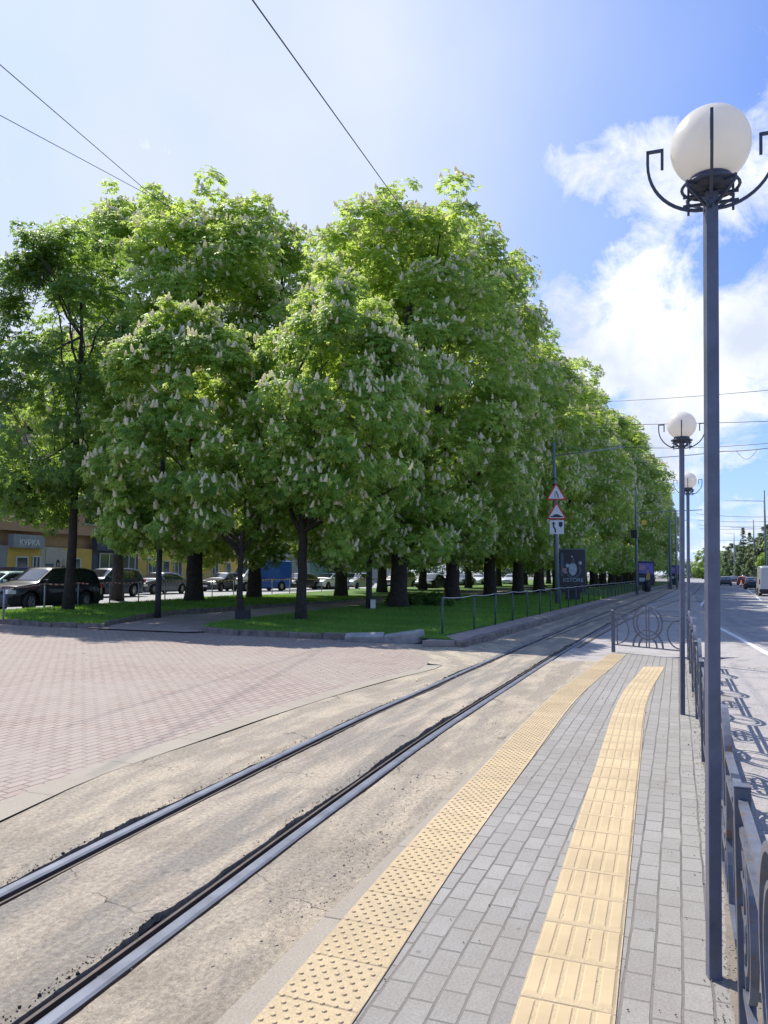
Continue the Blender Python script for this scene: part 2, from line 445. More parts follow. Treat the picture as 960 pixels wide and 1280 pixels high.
class MB:
    def __init__(s): s.v = []; s.f = []; s.mi = []; s.uv = None; s.cur = 0

    def add(s, vs, fs):
        b = len(s.v); s.v += [tuple(x) for x in vs]
        for f in fs: s.f.append(tuple(b + i for i in f)); s.mi.append(s.cur)
        return b

    def box(s, c, size, rz=0.0, mat=None, taper=1.0):
        hx, hy, hz = size[0] / 2, size[1] / 2, size[2] / 2
        R = Matrix.Rotation(rz, 3, 'Z') if mat is None else mat
        vs = []
        for dz in (-1, 1):
            k = 1.0 if dz < 0 else taper
            for dx, dy in ((-1, -1), (1, -1), (1, 1), (-1, 1)):
                vs.append(Vector(c) + R @ Vector((dx * hx * k, dy * hy * k, dz * hz)))
        s.add(vs, [(3, 2, 1, 0), (4, 5, 6, 7), (0, 1, 5, 4), (1, 2, 6, 5), (2, 3, 7, 6), (3, 0, 4, 7)])
        return s

    def tube(s, pts, r, n=8, caps=True, flat=None, closed=False):
        """swept tube; r a number or list; flat=(w,h): rectangular bar section instead"""
        pts = [Vector(p) for p in pts]; N = len(pts)
        rings = []
        prev = None
        for i, p in enumerate(pts):
            if closed: d = pts[(i + 1) % N] - pts[(i - 1) % N]
            else: d = pts[min(i + 1, N - 1)] - pts[max(i - 1, 0)]
            d.normalize()
            if prev is None:
                a = Vector((0, 0, 1)) if abs(d.z) < 0.9 else Vector((1, 0, 0))
                u = d.cross(a).normalized()
            else:
                u = (prev - d * prev.dot(d)).normalized()
            prev = u
            w = d.cross(u)
            rr = r[i] if isinstance(r, (list, tuple)) else r
            if flat:
                hw, hh = flat[0] / 2, flat[1] / 2
                ring = [p + u * hw + w * hh, p - u * hw + w * hh, p - u * hw - w * hh, p + u * hw - w * hh]
            else:
                ring = [p + (u * math.cos(2 * PI * k / n) + w * math.sin(2 * PI * k / n)) * rr for k in range(n)]
            rings.append(ring)
        n = len(rings[0])
        vs = [v for r_ in rings for v in r_]
        fs = []
        for i in range(N if closed else N - 1):
            j = (i + 1) % N
            for k in range(n):
                fs.append((i * n + k, i * n + (k + 1) % n, j * n + (k + 1) % n, j * n + k))
        if caps and not closed:
            fs.append(tuple(range(n))[::-1]); fs.append(tuple((N - 1) * n + k for k in range(n)))
        s.add(vs, fs)
        return s

    def lathe(s, prof, c=(0, 0, 0), n=20):
        vs = []
        for (r, z) in prof:
            for k in range(n): vs.append((c[0] + r * math.cos(2 * PI * k / n), c[1] + r * math.sin(2 * PI * k / n), c[2] + z))
        fs = []
        for i in range(len(prof) - 1):
            for k in range(n): fs.append((i * n + k, i * n + (k + 1) % n, (i + 1) * n + (k + 1) % n, (i + 1) * n + k))
        s.add(vs, fs)
        return s

    def prism(s, poly, z0, z1, M_=None):
        n = len(poly)
        vs = [Vector((x, y, z0)) for x, y in poly] + [Vector((x, y, z1)) for x, y in poly]
        if M_ is not None: vs = [M_ @ v for v in vs]
        s.add(vs, [tuple(range(n))[::-1], tuple(range(n, 2 * n))] + [(i, (i + 1) % n, n + (i + 1) % n, n + i) for i in range(n)])
        return s

    def build(s, name, mats, parent=None, smooth=False, bevel=0.0, bseg=2):
        me = bpy.data.meshes.new(name)
        me.from_pydata(s.v, [], s.f)
        if not isinstance(mats, (list, tuple)): mats = [mats]
        for m_ in mats: me.materials.append(MATS[m_])
        if len(mats) > 1: me.polygons.foreach_set('material_index', s.mi)
        if smooth is True: me.polygons.foreach_set('use_smooth', [True] * len(me.polygons))
        if s.uv is not None:
            l = me.uv_layers.new(name='UVMap')
            idx = np.empty(len(me.loops), dtype=np.int32); me.loops.foreach_get('vertex_index', idx)
            l.data.foreach_set('uv', np.asarray(s.uv, dtype=np.float32)[idx].ravel())
        me.update()
        if bevel:
            bm = bmesh.new(); bm.from_mesh(me)
            bmesh.ops.bevel(bm, geom=[e for e in bm.edges if len(e.link_faces) == 2 and e.calc_face_angle(0) > 0.6], offset=bevel, segments=bseg, affect='EDGES', profile=0.6, clamp_overlap=True)
            bm.to_mesh(me); bm.free()
        o = bpy.data.objects.new(name, me)
        COL.objects.link(o)
        if parent is not None: o.parent = parent
        return o


def text_mesh(s, size, depth=0.01):
    """flat lettering as vertices/faces in the XZ plane, facing -Y"""
    cu = bpy.data.curves.new('lettering', 'FONT'); cu.body = s; cu.size = size; cu.extrude = depth; cu.align_x = 'CENTER'
    o = bpy.data.objects.new('lettering', cu); COL.objects.link(o)
    dg = bpy.context.evaluated_depsgraph_get(); dg.update()
    me = bpy.data.meshes.new_from_object(o.evaluated_get(dg))
    vs = [(v.co.x, -v.co.z, v.co.y) for v in me.vertices]; fs = [tuple(p.vertices) for p in me.polygons]
    bpy.data.objects.remove(o); bpy.data.curves.remove(cu); bpy.data.meshes.remove(me)
    return vs, fs


def curve(pts):
    """monotone-ish cubic x=f(y) through (x, y) points, linear outside"""
    ys = np.array([p[1] for p in pts], float); xs = np.array([p[0] for p in pts], float)
    sl = np.diff(xs) / np.diff(ys)
    m_ = np.concatenate([[sl[0]], (sl[:-1] + sl[1:]) / 2, [sl[-1]]])

    def f(y):
        y = np.asarray(y, float)
        i = np.clip(np.searchsorted(ys, y) - 1, 0, len(ys) - 2)
        h = ys[i + 1] - ys[i]; t = (y - ys[i]) / h
        tt = np.clip(t, 0, 1)
        r = (2 * tt**3 - 3 * tt**2 + 1) * xs[i] + (tt**3 - 2 * tt**2 + tt) * h * m_[i] + (-2 * tt**3 + 3 * tt**2) * xs[i + 1] + (tt**3 - tt**2) * h * m_[i + 1]
        r = np.where(t < 0, xs[0] + (y - ys[0]) * m_[0], r)
        r = np.where(t > 1, xs[-1] + (y - ys[-1]) * m_[-1], r)
        return r
    return f


def strip(name, fl, fr, ys, z, mat, nx=3, thick=0.0, parent=None, zf=None, own=False):
    """ground sheet between two curves x=fl(y), x=fr(y); UV in metres (along, across)"""
    mb = MB()
    L = fl(ys); R_ = fr(ys)
    mid = (L + R_) / 2
    sarc = np.concatenate([[0], np.cumsum(np.hypot(np.diff(mid), np.diff(ys)))]) + ys[0] * 1.08
    if own: sarc = np.concatenate([[0], np.cumsum(np.hypot(np.diff(L), np.diff(ys)))]); mid = L
    vs = []; uv = []
    for i, y in enumerate(ys):
        for k in range(nx + 1):
            x = L[i] + (R_[i] - L[i]) * k / nx
            zz_ = z + (zf(x, y) if zf else 0)
            vs.append((x, y, zz_)); uv.append((sarc[i] + 0.36 * (x - mid[i]), (x - L[i]) * 0.925))
    n = nx + 1
    fs = [(i * n + k, i * n + k + 1, (i + 1) * n + k + 1, (i + 1) * n + k) for i in range(len(ys) - 1) for k in range(nx)]
    mb.add(vs, fs); mb.uv = uv
    if thick:
        b = len(mb.v)
        N = len(ys)
        low = []
        for i in range(N):
            for k in (0, nx):
                x, y, zz_ = vs[i * n + k]; low.append((x, y, zz_ - thick)); mb.uv.append((uv[i * n + k][0], uv[i * n + k][1] + (0.05 if k else -0.05)))
        mb.add(low, [])
        for i in range(N - 1):
            a, c = i * n, (i + 1) * n
            mb.f.append((a, c, b + 2 * (i + 1), b + 2 * i)); mb.mi.append(0)
            mb.f.append((c + nx, a + nx, b + 2 * i + 1, b + 2 * (i + 1) + 1)); mb.mi.append(0)
        mb.f.append((*[k for k in range(nx, -1, -1)], b, b + 1)); mb.mi.append(0)
        e = (N - 1) * n
        mb.f.append((*[e + k for k in range(nx + 1)], b + 2 * N - 1, b + 2 * N - 2)); mb.mi.append(0)
    o = mb.build(name, mat, parent)
    return o


def sheet(name, poly, z, mat, kind='structure', tri=True):
    me = bpy.data.meshes.new(name)
    bm = bmesh.new()
    vs = [bm.verts.new((x, y, z)) for x, y in poly]
    f = bm.faces.new(vs)
    if f.calc_area() and f.normal.z < 0: f.normal_flip()
    bm.normal_update()
    if f.normal.z < 0: f.normal_flip()
    bmesh.ops.triangulate(bm, faces=[f])
    uvl = bm.loops.layers.uv.new('UVMap')
    for f in bm.faces:
        for l in f.loops: l[uvl].uv = (l.vert.co.x * 0.37 + l.vert.co.y * 0.93, l.vert.co.x * 0.93 - l.vert.co.y * 0.37)
    bm.to_mesh(me); bm.free()
    me.materials.append(MATS[mat])
    o = bpy.data.objects.new(name, me); COL.objects.link(o)
    return tag(o, kind=kind)


# ------------------------------------------------------------------ ground plan
railR = curve([(-1.95, 1.0), (-1.27, 2.97), (-0.92, 4.0), (-0.43, 5.45), (0.53, 8.15), (1.63, 11.0), (3.78, 16.5), (8.45, 28.0), (30.2, 80.0), (65, 162)])
def railL(y): return railR(y - 0.36) - 1.0 * 0.928 - 0.36 * 0.0


edgeP = curve([(-1.35, 0.7), (-0.58, 2.84), (0.11, 4.65), (1.29, 7.8), (2.80, 11.6), (4.05, 14.4), (4.72, 15.87)])
dotL = curve([(-1.22, 0.7), (-0.43, 2.9), (0.07, 4.37), (0.82, 6.43), (2.22, 10.16), (3.62, 13.4), (4.50, 15.45)])
def dotR(y): return dotL(y) + 0.355
barL = curve([(-0.25, 0.8), (0.47, 2.86), (0.86, 3.95), (1.70, 6.30), (3.13, 10.22), (4.46, 13.3)])
def barR(y): return barL(y) + 0.37
def fence_x(y): return 1.245 + 0.382 * (np.asarray(y, float) - 2.68)


bandR = curve([(-3.1, 1.0), (-2.75, 4.0), (-2.50, 5.4), (-2.30, 6.35), (-1.88, 7.45), (-1.02, 9.65), (0.20, 12.25), (0.95, 13.6), (1.15, 14.6), (0.9, 16.2), (0.5, 18.6)])
def bandL(y): return bandR(y) - 0.27
whiteX = curve([(7.2, 14.0), (8.6, 17.2), (10.25, 22.2), (11.4, 26.2), (14.6, 34.0)])

g0 = sheet('ground', [(-1500, -30), (1500, -30), (1500, 2500), (-1500, 2500)], -0.25, 'ground_far')
ys_road = np.concatenate([np.arange(-6, 40, 1.0), np.arange(40, 420, 8)])
def road_left(y): return np.where(y < 15.2, fence_x(y) + 0.16, fence_x(y) + 0.9)
def road_right(y): return fence_x(y) + 17 + 0 * y
def road_mid(y): return np.minimum(whiteX(y), 11.6 + 0.42 * (y - 26.2))
tag(strip('road', road_left, road_right, ys_road, -0.10, 'asphalt_road', 6), kind='structure')
ys_s = np.arange(-5, 27, 0.8)
tag(strip('road_shoulder', road_left, lambda y: np.minimum(whiteX(y), road_right(y) - 0.5), ys_s, -0.096, 'road_concrete', 4), kind='structure')
tag(strip('pavement_far_side', lambda y: fence_x(y) + 17.0, lambda y: fence_x(y) + 24, ys_road, 0.02, 'path_paving', 2, thick=0.2), kind='structure')

# plaza
ys_p = np.concatenate([np.arange(-6, 20, 0.8), np.arange(20, 30, 1.0)])
pl = strip('plaza_paving', lambda y: -45 + 0 * y, bandL, ys_p, -0.084, 'pavers_red', 6)
tag(pl, kind='structure')
# re-map plaza uv to street aligned plane coordinates
uvl = pl.data.uv_layers[0]
for l in pl.data.loops:
    co = pl.data.vertices[l.vertex_index].co
    uvl.data[l.index].uv = (co.x * 0.40 + co.y * 0.917, co.x * 0.917 - co.y * 0.40)
tag(strip('plaza_border', bandL, bandR, np.arange(-2, 14.3, 0.5), -0.080, 'kerb_seg', 1, own=True), kind='structure')

# track slabs with ragged edges beside the rails
_r = np.random.RandomState(3)
def rag(seed, lo, hi, y):
    y = np.asarray(y, float); v = 0
    rs = np.random.RandomState(seed)
    for fq, a in ((0.55, .8), (1.3, 0.5), (3.1, 0.42), (7.7, 0.26), (17, 0.20), (34, .10), (71, .05)):
        v = v + a * np.sin(y * fq * 2 + rs.rand() * 6.28) * np.cos(y * fq * 0.73 + rs.rand() * 6.28)
    v = np.clip(0.42 + 0.40 * v, 0, 1)
    return lo + (hi - lo) * v ** 2.1


ys_t = np.concatenate([np.arange(1.5, 12, 0.016), np.arange(12, 24, 0.08), np.arange(24, 60, 0.5), np.arange(60, 170, 3)])
und = lambda x, y: 0.004 * math.sin(x * 2.1 + y * 0.9) + 0.002 * math.sin(y * 2.7 - x)
tag(strip('track_edge_slab', lambda y: bandR(y) - 0.29 * np.clip((y - 14.1) / 0.2, 0, 1), lambda y: railL(y) - 0.095 - rag(1, 0.0, 0.065, y), ys_t[ys_t < 18.5], -0.088, 'concrete_beige', 3, 0.07, zf=und), kind='structure')
tag(strip('track_middle_slab', lambda y: railL(y) + 0.085 + rag(2, 0.0, 0.025, y), lambda y: railR(y) - 0.09 - rag(5, 0.004, 0.085, y), ys_t, -0.084, 'concrete_mid', 4, 0.07, zf=und), kind='structure')
ys_near = ys_t[ys_t < 15.0]
tag(strip('track_platform_slab', lambda y: railR(y) + 0.095 + rag(4, 0, 0.02, y), lambda y: edgeP(y) - 0.001, ys_near, -0.084, 'concrete_beige', 4, 0.07, zf=und), kind='structure')
ys_far = ys_t[ys_t > 14.9]
tag(strip('track_road_slab', lambda y: railR(y) + 0.095 + rag(4, 0, 0.02, y), lambda y: np.where(y < 15.9, edgeP(y) + 0.1, fence_x(y) + 1.0), ys_far, -0.088, 'road_concrete', 4, 0.07), kind='structure')
tag(strip('track_fence_slab', lambda y: railL(y) - 1.25, lambda y: railL(y) - 0.095 - rag(1, 0, 0.1, y), ys_t[ys_t > 18.3], -0.088, 'concrete_mid', 3, 0.07), kind='structure')
tag(strip('track_trench', lambda y: railL(y) - 0.5, lambda y: railR(y) + 0.4, np.concatenate([np.arange(-2, 30, 0.1), np.arange(30, 170, 4)]), -0.135, 'gravel_dark', 12,
          zf=lambda x, y: 0.016 * math.sin(x * 51 + y * 13) * math.sin(y * 37 - x * 17)), kind='structure')


def rail(name, fx, side, y0, y1, label, top='rail_top'):
    """grooved tram rail; side=+1: lip to the right of the head"""
    ys = np.concatenate([np.arange(y0, min(y1, 20), 0.25), np.arange(min(20, y1), y1 + 0.1, 1.0)])
    prof = [(-0.075, -0.02), (-0.072, 0.0), (-0.056, 0.006), (-0.012, 0.007), (0.006, 0.0), (0.008, -0.035), (0.044, -0.035), (0.046, -0.004), (0.062, -0.003), (0.064, -0.02)]
    mb = MB(); vs = []
    for y in ys:
        x = float(fx(y)); s_ = float((fx(y + 0.05) - fx(y - 0.05)) / 0.1); L = math.hypot(1, s_)
        nx_, ny_ = 1 / L, -s_ / L
        for (a, z) in prof: vs.append((x + side * a * nx_, y + side * a * ny_, -0.082 + z))
    n = len(prof)
    for i in range(len(ys) - 1):
        for k in range(n - 1):
            q = (i * n + k, i * n + k + 1, (i + 1) * n + k + 1, (i + 1) * n + k)
            mb.f.append(q if side > 0 else q[::-1]); mb.mi.append(0 if k in (1, 2, 3) else 1)
    mb.v = vs
    o = mb.build(name, [top, 'rail_rust'])
    return tag(o, label, 'tram rail', 'grooved tram rails set in the concrete')


rail('tram_rail', railL, 1, -1, 165, 'tram rail beside the red paved plaza, the one farther from the platform')
rail('tram_rail', railR, -1, -1, 165, 'tram rail nearer the yellow dotted platform edge')

# second track joining beyond the platform
def tr2R(y): return railR(y) + 2.3 * (1 - 1 / (1 + np.exp((np.asarray(y, float) - 46) / 9.0))) + 0.10
def tr2L(y): return tr2R(y) - 1.06
rail('tram_rail', tr2R, -1, 17.5, 165, 'outer rail of the second track that joins beyond the railing', 'rail_rust')
rail('tram_rail', tr2L, 1, 19.5, 165, 'inner rail of the second track that joins beyond the railing', 'rail_rust')

# platform
ysP = np.concatenate([np.arange(-1, 15.9, 0.3)])
def platR(y): return fence_x(y) + 0.14
def platEnd(y): return np.where(y <= 14.55, platR(y), platR(14.55) - (y - 14.55) * 0.80)
plat = strip('platform', lambda y: edgeP(y) + 0.13, platEnd, ysP, 0.0, 'pavers_grey', 6, 0.22)
tag(plat, kind='structure')
for l in plat.data.loops:
    co = plat.data.vertices[l.vertex_index].co
    plat.data.uv_layers[0].data[l.index].uv = (co.x * 0.357 + co.y * 0.934, co.x * 0.934 - co.y * 0.357)
tag(strip('platform_kerb', edgeP, lambda y: edgeP(y) + 0.128, ysP, 0.002, 'kerb_seg', 1, 0.2, own=True), kind='structure')
tag(strip('kerb', lambda y: fence_x(y) + 0.143, lambda y: fence_x(y) + 0.24, np.arange(-1, 14.9, 0.3), 0.01, 'kerb_concrete', 1, 0.2), kind='structure')
dirt_o = strip('dirt_seam', lambda y: fence_x(y) - 0.06 - rag(8, -0.05, 0.03, y), lambda y: fence_x(y) + 0.13, np.arange(0, 14.5, 0.05), 0.004, 'earth', 1)
tag(dirt_o, kind='structure')


def tactile(name, fl, w, y0, y1, kind_):
    ys = np.arange(y0, y1 + 0.01, 0.2)
    o = tag(strip(name, fl, lambda y: fl(y) + w, ys, 0.005, 'tactile_yellow', 1, own=True), kind='structure')
    mb = MB()
    # arc parameter
    yy = np.arange(y0, y1, 0.002); ss = np.concatenate([[0], np.cumsum(np.hypot(np.diff(fl(yy)), np.diff(yy)))])
    wp = w * 0.93
    def P(s_, t, z):
        y = float(np.interp(s_, ss, yy)); sl = float(fl(y + 0.05) - fl(y - 0.05)) / 0.1; L = math.hypot(1, sl)
        return (float(fl(y)) + t / L, y - t * sl / L, z)
    if kind_ == 'dots':
        pitch = 0.058; i = 0; s_ = 0.04
        while s_ < ss[-1] - 0.03:
            for k in range(6):
                t = 0.022 + (k + (0.5 if i % 2 else 0.0)) * 0.0545
                if t > wp - 0.018: continue
                c = P(s_, t, 0.005)
                r0, r1, h = 0.0125, 0.0085, 0.005
                vs = [(c[0] + r0 * math.cos(a * PI / 4), c[1] + r0 * math.sin(a * PI / 4), c[2]) for a in range(8)] + \
                     [(c[0] + r1 * math.cos(a * PI / 4), c[1] + r1 * math.sin(a * PI / 4), c[2] + h) for a in range(8)]
                mb.add(vs, [(a, (a + 1) % 8, 8 + (a + 1) % 8, 8 + a) for a in range(8)] + [tuple(range(8, 16))])
            s_ += 0.042; i += 1
            if (s_ % 0.335) < 0.02: s_ += 0.012
    else:
        T = 0.335; s_ = 0.0
        while s_ < ss[-1] - 0.3:
            for k in range(5):
                t = 0.035 + k * 0.0685
                for (dt, z) in ((0, 0),):
                    a = [P(s_ + 0.018, t - 0.027, 0.005), P(s_ + 0.317, t - 0.027, 0.005), P(s_ + 0.317, t + 0.027, 0.005), P(s_ + 0.018, t + 0.027, 0.005)]
                    b = [P(s_ + 0.035, t - 0.022, 0.0085), P(s_ + 0.30, t - 0.022, 0.0085), P(s_ + 0.30, t + 0.022, 0.0085), P(s_ + 0.035, t + 0.022, 0.0085)]
                    mb.add(a + b, [(4, 7, 6, 5), (0, 4, 5, 1), (1, 5, 6, 2), (2, 6, 7, 3), (3, 7, 4, 0)])
            s_ += T
    d = mb.build(name + '_relief', 'strip_yellow')
    bm = bmesh.new(); bm.from_mesh(d.data); bmesh.ops.recalc_face_normals(bm, faces=bm.faces); bm.to_mesh(d.data); bm.free()
    tag(d, kind='structure')


tactile('tactile_paving_dotted', dotL, 0.355, 0.2, 15.42, 'dots')
tactile('tactile_paving_ribbed', barL, 0.37, 0.2, 13.45, 'bars')

# --- green island
z_g = 0.05
leftpatch = [G(-80, 776, -0.08), G(0, 780, -0.08), G(65, 784, -0.08), G(128, 786, -0.08), G(132, 783, -.08), G(173, 774, -0.08), G(213, 768.5, -0.08), G(253, 765, -0.08), G(320, 760.5, -0.08)]
back = [(-2.0, 40.5), (4.0, 55.5), (16, 84), (42, 148), (50, 167), (45, 170)]
lf = lambda y: -12.9 + 0.29 * (y - 29.7)
outer = [(lf(y), y) for y in (170, 120, 80, 60, 45, 36, 31, 28.5, 26.5)] + [(-14.5, 24.9)]
LP = leftpatch + back + outer
mainfront = [G(253, 790, -0.08), G(300, 794.5, -0.08), G(362, 797, -0.08), G(448, 801, -0.08), G(507, 803.5, -0.08), G(568, 807, -0.08)]
def kerbX(y): return railL(y) - 1.0 - 0.25 * np.exp(-(np.asarray(y) - 17) / 6)
gx0 = mainfront[-1]
right_g = [(float(kerbX(y)) - 0.95, y) for y in (18.6, 20, 24, 30, 40, 60, 90, 130, 165)]
backm = [(46, 165), (14, 74), (9, 60), (3.9, 46.5), (-0.65, 34.6), (-4.0, 25.5), (-5.0, 22.3)]
MP = mainfront + right_g + backm
tag(sheet('grass_verge', LP, z_g, 'grass_ground'), kind='structure')
tag(sheet('grass_lawn', MP, z_g, 'grass_ground'), kind='structure')
tag(sheet('path', [(-5.2, 20.4), (-8.2, 21.4), (-8.0, 23), (-7, 28), (-5, 34), (5, 58), (17, 86), (43, 150), (49, 150), (15, 72), (4.6, 46), (-0.2, 34), (-3.4, 25), (-4.2, 20.9)], -0.05, 'path_paving'), kind='structure')
# paved verge between fence and kerb
yv = np.concatenate([np.arange(17.55, 30, 0.5), np.arange(30, 166, 4)])
tag(strip('verge_paving', lambda y: kerbX(y) - 1.0, lambda y: kerbX(y) - 0.17, yv, 0.04, 'path_paving', 2, 0.12), kind='structure')


def kerb_line(name, pts, w=0.17, z0=-0.2, z1=0.07, block=1.05, mat='granite', jit=0.012, seed=1):
    rs = random.Random(seed); mb = MB()
    for a, b in zip(pts[:-1], pts[1:]):
        a = Vector((a[0], a[1], 0)); b = Vector((b[0], b[1], 0)); L = (b - a).length; n = max(1, round(L / block)); d = (b - a) / n
        ang = math.atan2(d.y, d.x)
        for i in range(n):
            c = a + d * (i + 0.5)
            if name == 'kerb_stones_front' and seed == 2 and abs(c.x - 0.05) < 1.05: continue
            R = Matrix.Rotation(ang + rs.uniform(-jit, jit), 3, 'Z') @ Matrix.Rotation(rs.uniform(-jit, jit), 3, 'Y') @ Matrix.Rotation(rs.uniform(-.05, .05), 3, 'X')
            dz = rs.uniform(-0.015, 0.012)
            mb.box((c.x, c.y, (z0 + z1) / 2 + dz), (d.length - 0.012, w, z1 - z0), mat=R)
    o = mb.build(name, mat, bevel=0.016)
    return tag(o, kind='structure')


def off(pts, d): return [(x, y + d) for x, y in pts]
kerb_line('kerb_stones', off([leftpatch[i] for i in range(4)], 0.09), seed=1)
kerb_line('kerb_low', [leftpatch[3]] + leftpatch[4:] + back[:3], w=0.10, z1=0.065, seed=3, mat='granite')
kerb_line('kerb_stones_front', off(mainfront, 0.09), seed=2)
kerb_line('kerb_path', backm[::-1] if False else [(x - 0.03, y) for x, y in backm[1:]], w=0.10, z1=0.065, seed=5)
kerb_line('kerb_track', [(float(kerbX(y)) - 0.08, y) for y in [17.45, 18.5, 20, 23, 27, 32, 40, 50, 64, 80, 100, 130, 165]], w=0.18, seed=4, z1=0.062)
kerb_line('kerb_corner', [(gx0[0] - 0.05, gx0[1] + 0.1), (float(kerbX(17.4)) - 0.02, 17.36)], seed=6, z1=0.05, block=0.6)
a_ = G(478, 802.5, -0.08)
mb = MB(); mb.box((0, 0, 0), (0.92, 0.26, 0.24), mat=Matrix.Rotation(-0.14, 3, 'Z') @ Matrix.Rotation(-0.04, 3, 'Y') @ Matrix.Rotation(0.35, 3, 'X'))
o = mb.build('kerb_stone', 'granite_pale', bevel=0.02); o.location = (a_[0] - 0.42, a_[1] + 0.05, -0.02)
tag(o, 'pale granite kerb stone tipped forward, left of the wedge-shaped one', 'kerb stone')
mb = MB(); mb.prism([(-0.48, -0.14), (0.36, -0.16), (0.52, 0.02), (0.42, 0.15), (-0.44, 0.13)], -0.13, 0.13)
o = mb.build('kerb_stone', 'granite_pale', bevel=0.02); o.location = (a_[0] + 0.5, a_[1] - 0.06, 0.02); o.rotation_euler = (0.18, -0.16, -0.22)
tag(o, 'broken wedge-shaped pale kerb stone lifted out of the lawn kerb', 'kerb stone')

# left road
LR = [(lf(y) - 0.35, y) for y in (170, 120, 80, 60, 45, 36, 31, 28.5, 26.5)] + [(-15.5, 24.5), (-30, 17), (-60, 17), (-60, 170)]
tag(sheet('left_road', LR, -0.078, 'asphalt_left'), kind='structure')

# road markings, and a pale stripe standing for sunlit concrete
def ribbon(name, pts, w, z, mat='white_paint', dash=None):
    mb = MB(); acc = 0
    for i in range(len(pts) - 1):
        a, b = Vector(pts[i]), Vector(pts[i + 1]); d = (b - a); n = Vector((-d.y, d.x)).normalized() * w / 2
        if dash is None or dash[i % len(dash)]:
            na = nb = n
            if dash is None:
                if i > 0: p = (b - Vector(pts[i - 1])); na = Vector((-p.y, p.x)).normalized() * w / 2
                if i < len(pts) - 2: p = (Vector(pts[i + 2]) - a); nb = Vector((-p.y, p.x)).normalized() * w / 2
            mb.add([(*(a - na), z), (*(a + na), z), (*(b + nb), z), (*(b - nb), z)], [(3, 2, 1, 0)])
    o = mb.build(name, mat)
    bm = bmesh.new(); bm.from_mesh(o.data)
    for f in bm.faces:
        f.normal_update()
        if f.normal.z < 0: f.normal_flip()
    bm.to_mesh(o.data); bm.free()
    return tag(o, kind='structure')


wl = [G(1000, 839, -.1), G(960, 818, -.1), G(925, 798.5, -.1), G(897, 784, -.1), G(884, 775, -.1), G(876, 767, -.1), G(873.5, 762, -.1), G(876, 757, -.1), G(881, 750.5, -.1), G(885, 745, -.1), G(889, 739, -.1)]
ribbon('road_marking_edge', wl, 0.14, -0.090)
ribbon('road_marking_lane', [G(975, 768, -.1), G(960, 758, -.1), G(951, 750.5, -.1), G(945, 745.5, -.1), G(940, 741.5, -.1), G(935, 737.5, -.1), G(930, 734, -.1), G(926, 731.2, -.1), G(921, 728.6, -.1)], 0.16, -0.094, dash=[1, 0, 1, 0, 1, 1, 1, 1])
for (x0, x1, y_, w) in ((820, 884, 751.5, .75), (845, 885, 734, 0.8), (850, 886, 731.5, 0.8), (815, 880, 764.5, .3)):  # far pair is zebra paint; the wide near stripe colours in sunlit concrete
    ribbon('zebra_and_sunlit_stripe', [G(x0, y_, -.084), G((x0 + x1) / 2, y_, -.084), G(x1, y_, -.084)], w, -0.074 if y_ != 764.5 else -0.078, mat='white_paint' if y_ < 740 else 'band')

# ------------------------------------------------------------------ street lamps on the platform
SD = math.atan(0.40)   # street heading


def street_lamp(x, y, label, tilt=(0, 0), dz=0.0):
    t = empty('street_lamp', (x, y, 0), -SD, label, 'street lamp', 'white globe lamps along the railing', tilt)
    t.scale = (1, 1, (3.3 + dz) / 3.3)
    m1 = MB(); m1.box((0, 0, 1.56), (0.050, 0.050, 3.24), rz=rad(16)); m1.build('pole', 'steel_lamp', t, bevel=0.004)
    for k in range(4):
        a = k * PI / 2
        pts = []
        for i in range(13):
            q = -PI / 2 + (PI / 2) * i / 12
            pts.append(((0.03 + 0.225 * math.cos(q)), 3.345 + 0.235 * math.sin(q)))
        pts += [(0.255, 3.40), (0.195, 3.40), (0.195, 3.315)]
        P3 = [(r * math.cos(a), r * math.sin(a), z) for r, z in pts]
        # sharp corners at the hook
        arm = MB()
        arm.tube(P3[:-2] , 0.006, flat=(0.012, 0.012))
        arm.box(((P3[-2][0] + P3[-3][0]) / 2, (P3[-2][1] + P3[-3][1]) / 2, 3.40), (0.072, 0.012, 0.012), rz=a)
        arm.box((P3[-1][0], P3[-1][1], 3.357), (0.012, 0.012, 0.086), rz=a)
        # bracket plates: a small lug and strut near the pole
        for zc in (3.135, 3.175):
            arm.box((0.065 * math.cos(a), 0.065 * math.sin(a), zc), (0.09, 0.008, 0.012), rz=a)
        arm.box((0.088 * math.cos(a), 0.088 * math.sin(a), 3.155), (0.010, 0.014, 0.12), rz=a)
        arm.build('bracket_arm', 'steel_dark', t)
        b = MB(); a2 = a + PI / 4
        q1 = [(0.03 * math.cos(a2), 0.03 * math.sin(a2), 3.12), (0.13 * math.cos(a2), 0.13 * math.sin(a2), 3.185), (0.135 * math.cos(a2), 0.135 * math.sin(a2), 3.20), (0.05 * math.cos(a2), 0.05 * math.sin(a2), 3.205)]
        b.tube(q1, 0.005, flat=(0.010, 0.012)); b.build('strut', 'steel_dark', t)
    mb = MB(); mb.tube([(0.115 * math.cos(i * PI / 12), 0.115 * math.sin(i * PI / 12), 3.205) for i in range(24)], 0.007, 6, closed=True); mb.build('ring', 'steel_dark', t, True)
    mb = MB(); mb.lathe([(0.0, 3.185), (0.06, 3.185), (0.085, 3.20), (0.090, 3.235), (0.080, 3.25), (0.0, 3.25)], n=24); mb.build('collar', 'steel_dark', t, True)
    mb = MB(); prof = []
    for i in range(23):
        q = -PI / 2 + 0.42 + (PI - 0.42) * i / 22
        prof.append((0.163 * math.cos(q) + (0.0 if i < 22 else 0), 3.385 + 0.163 * math.sin(q)))
    mb.lathe(prof, n=40); mb.build('globe', 'globe', t, True)
    return t


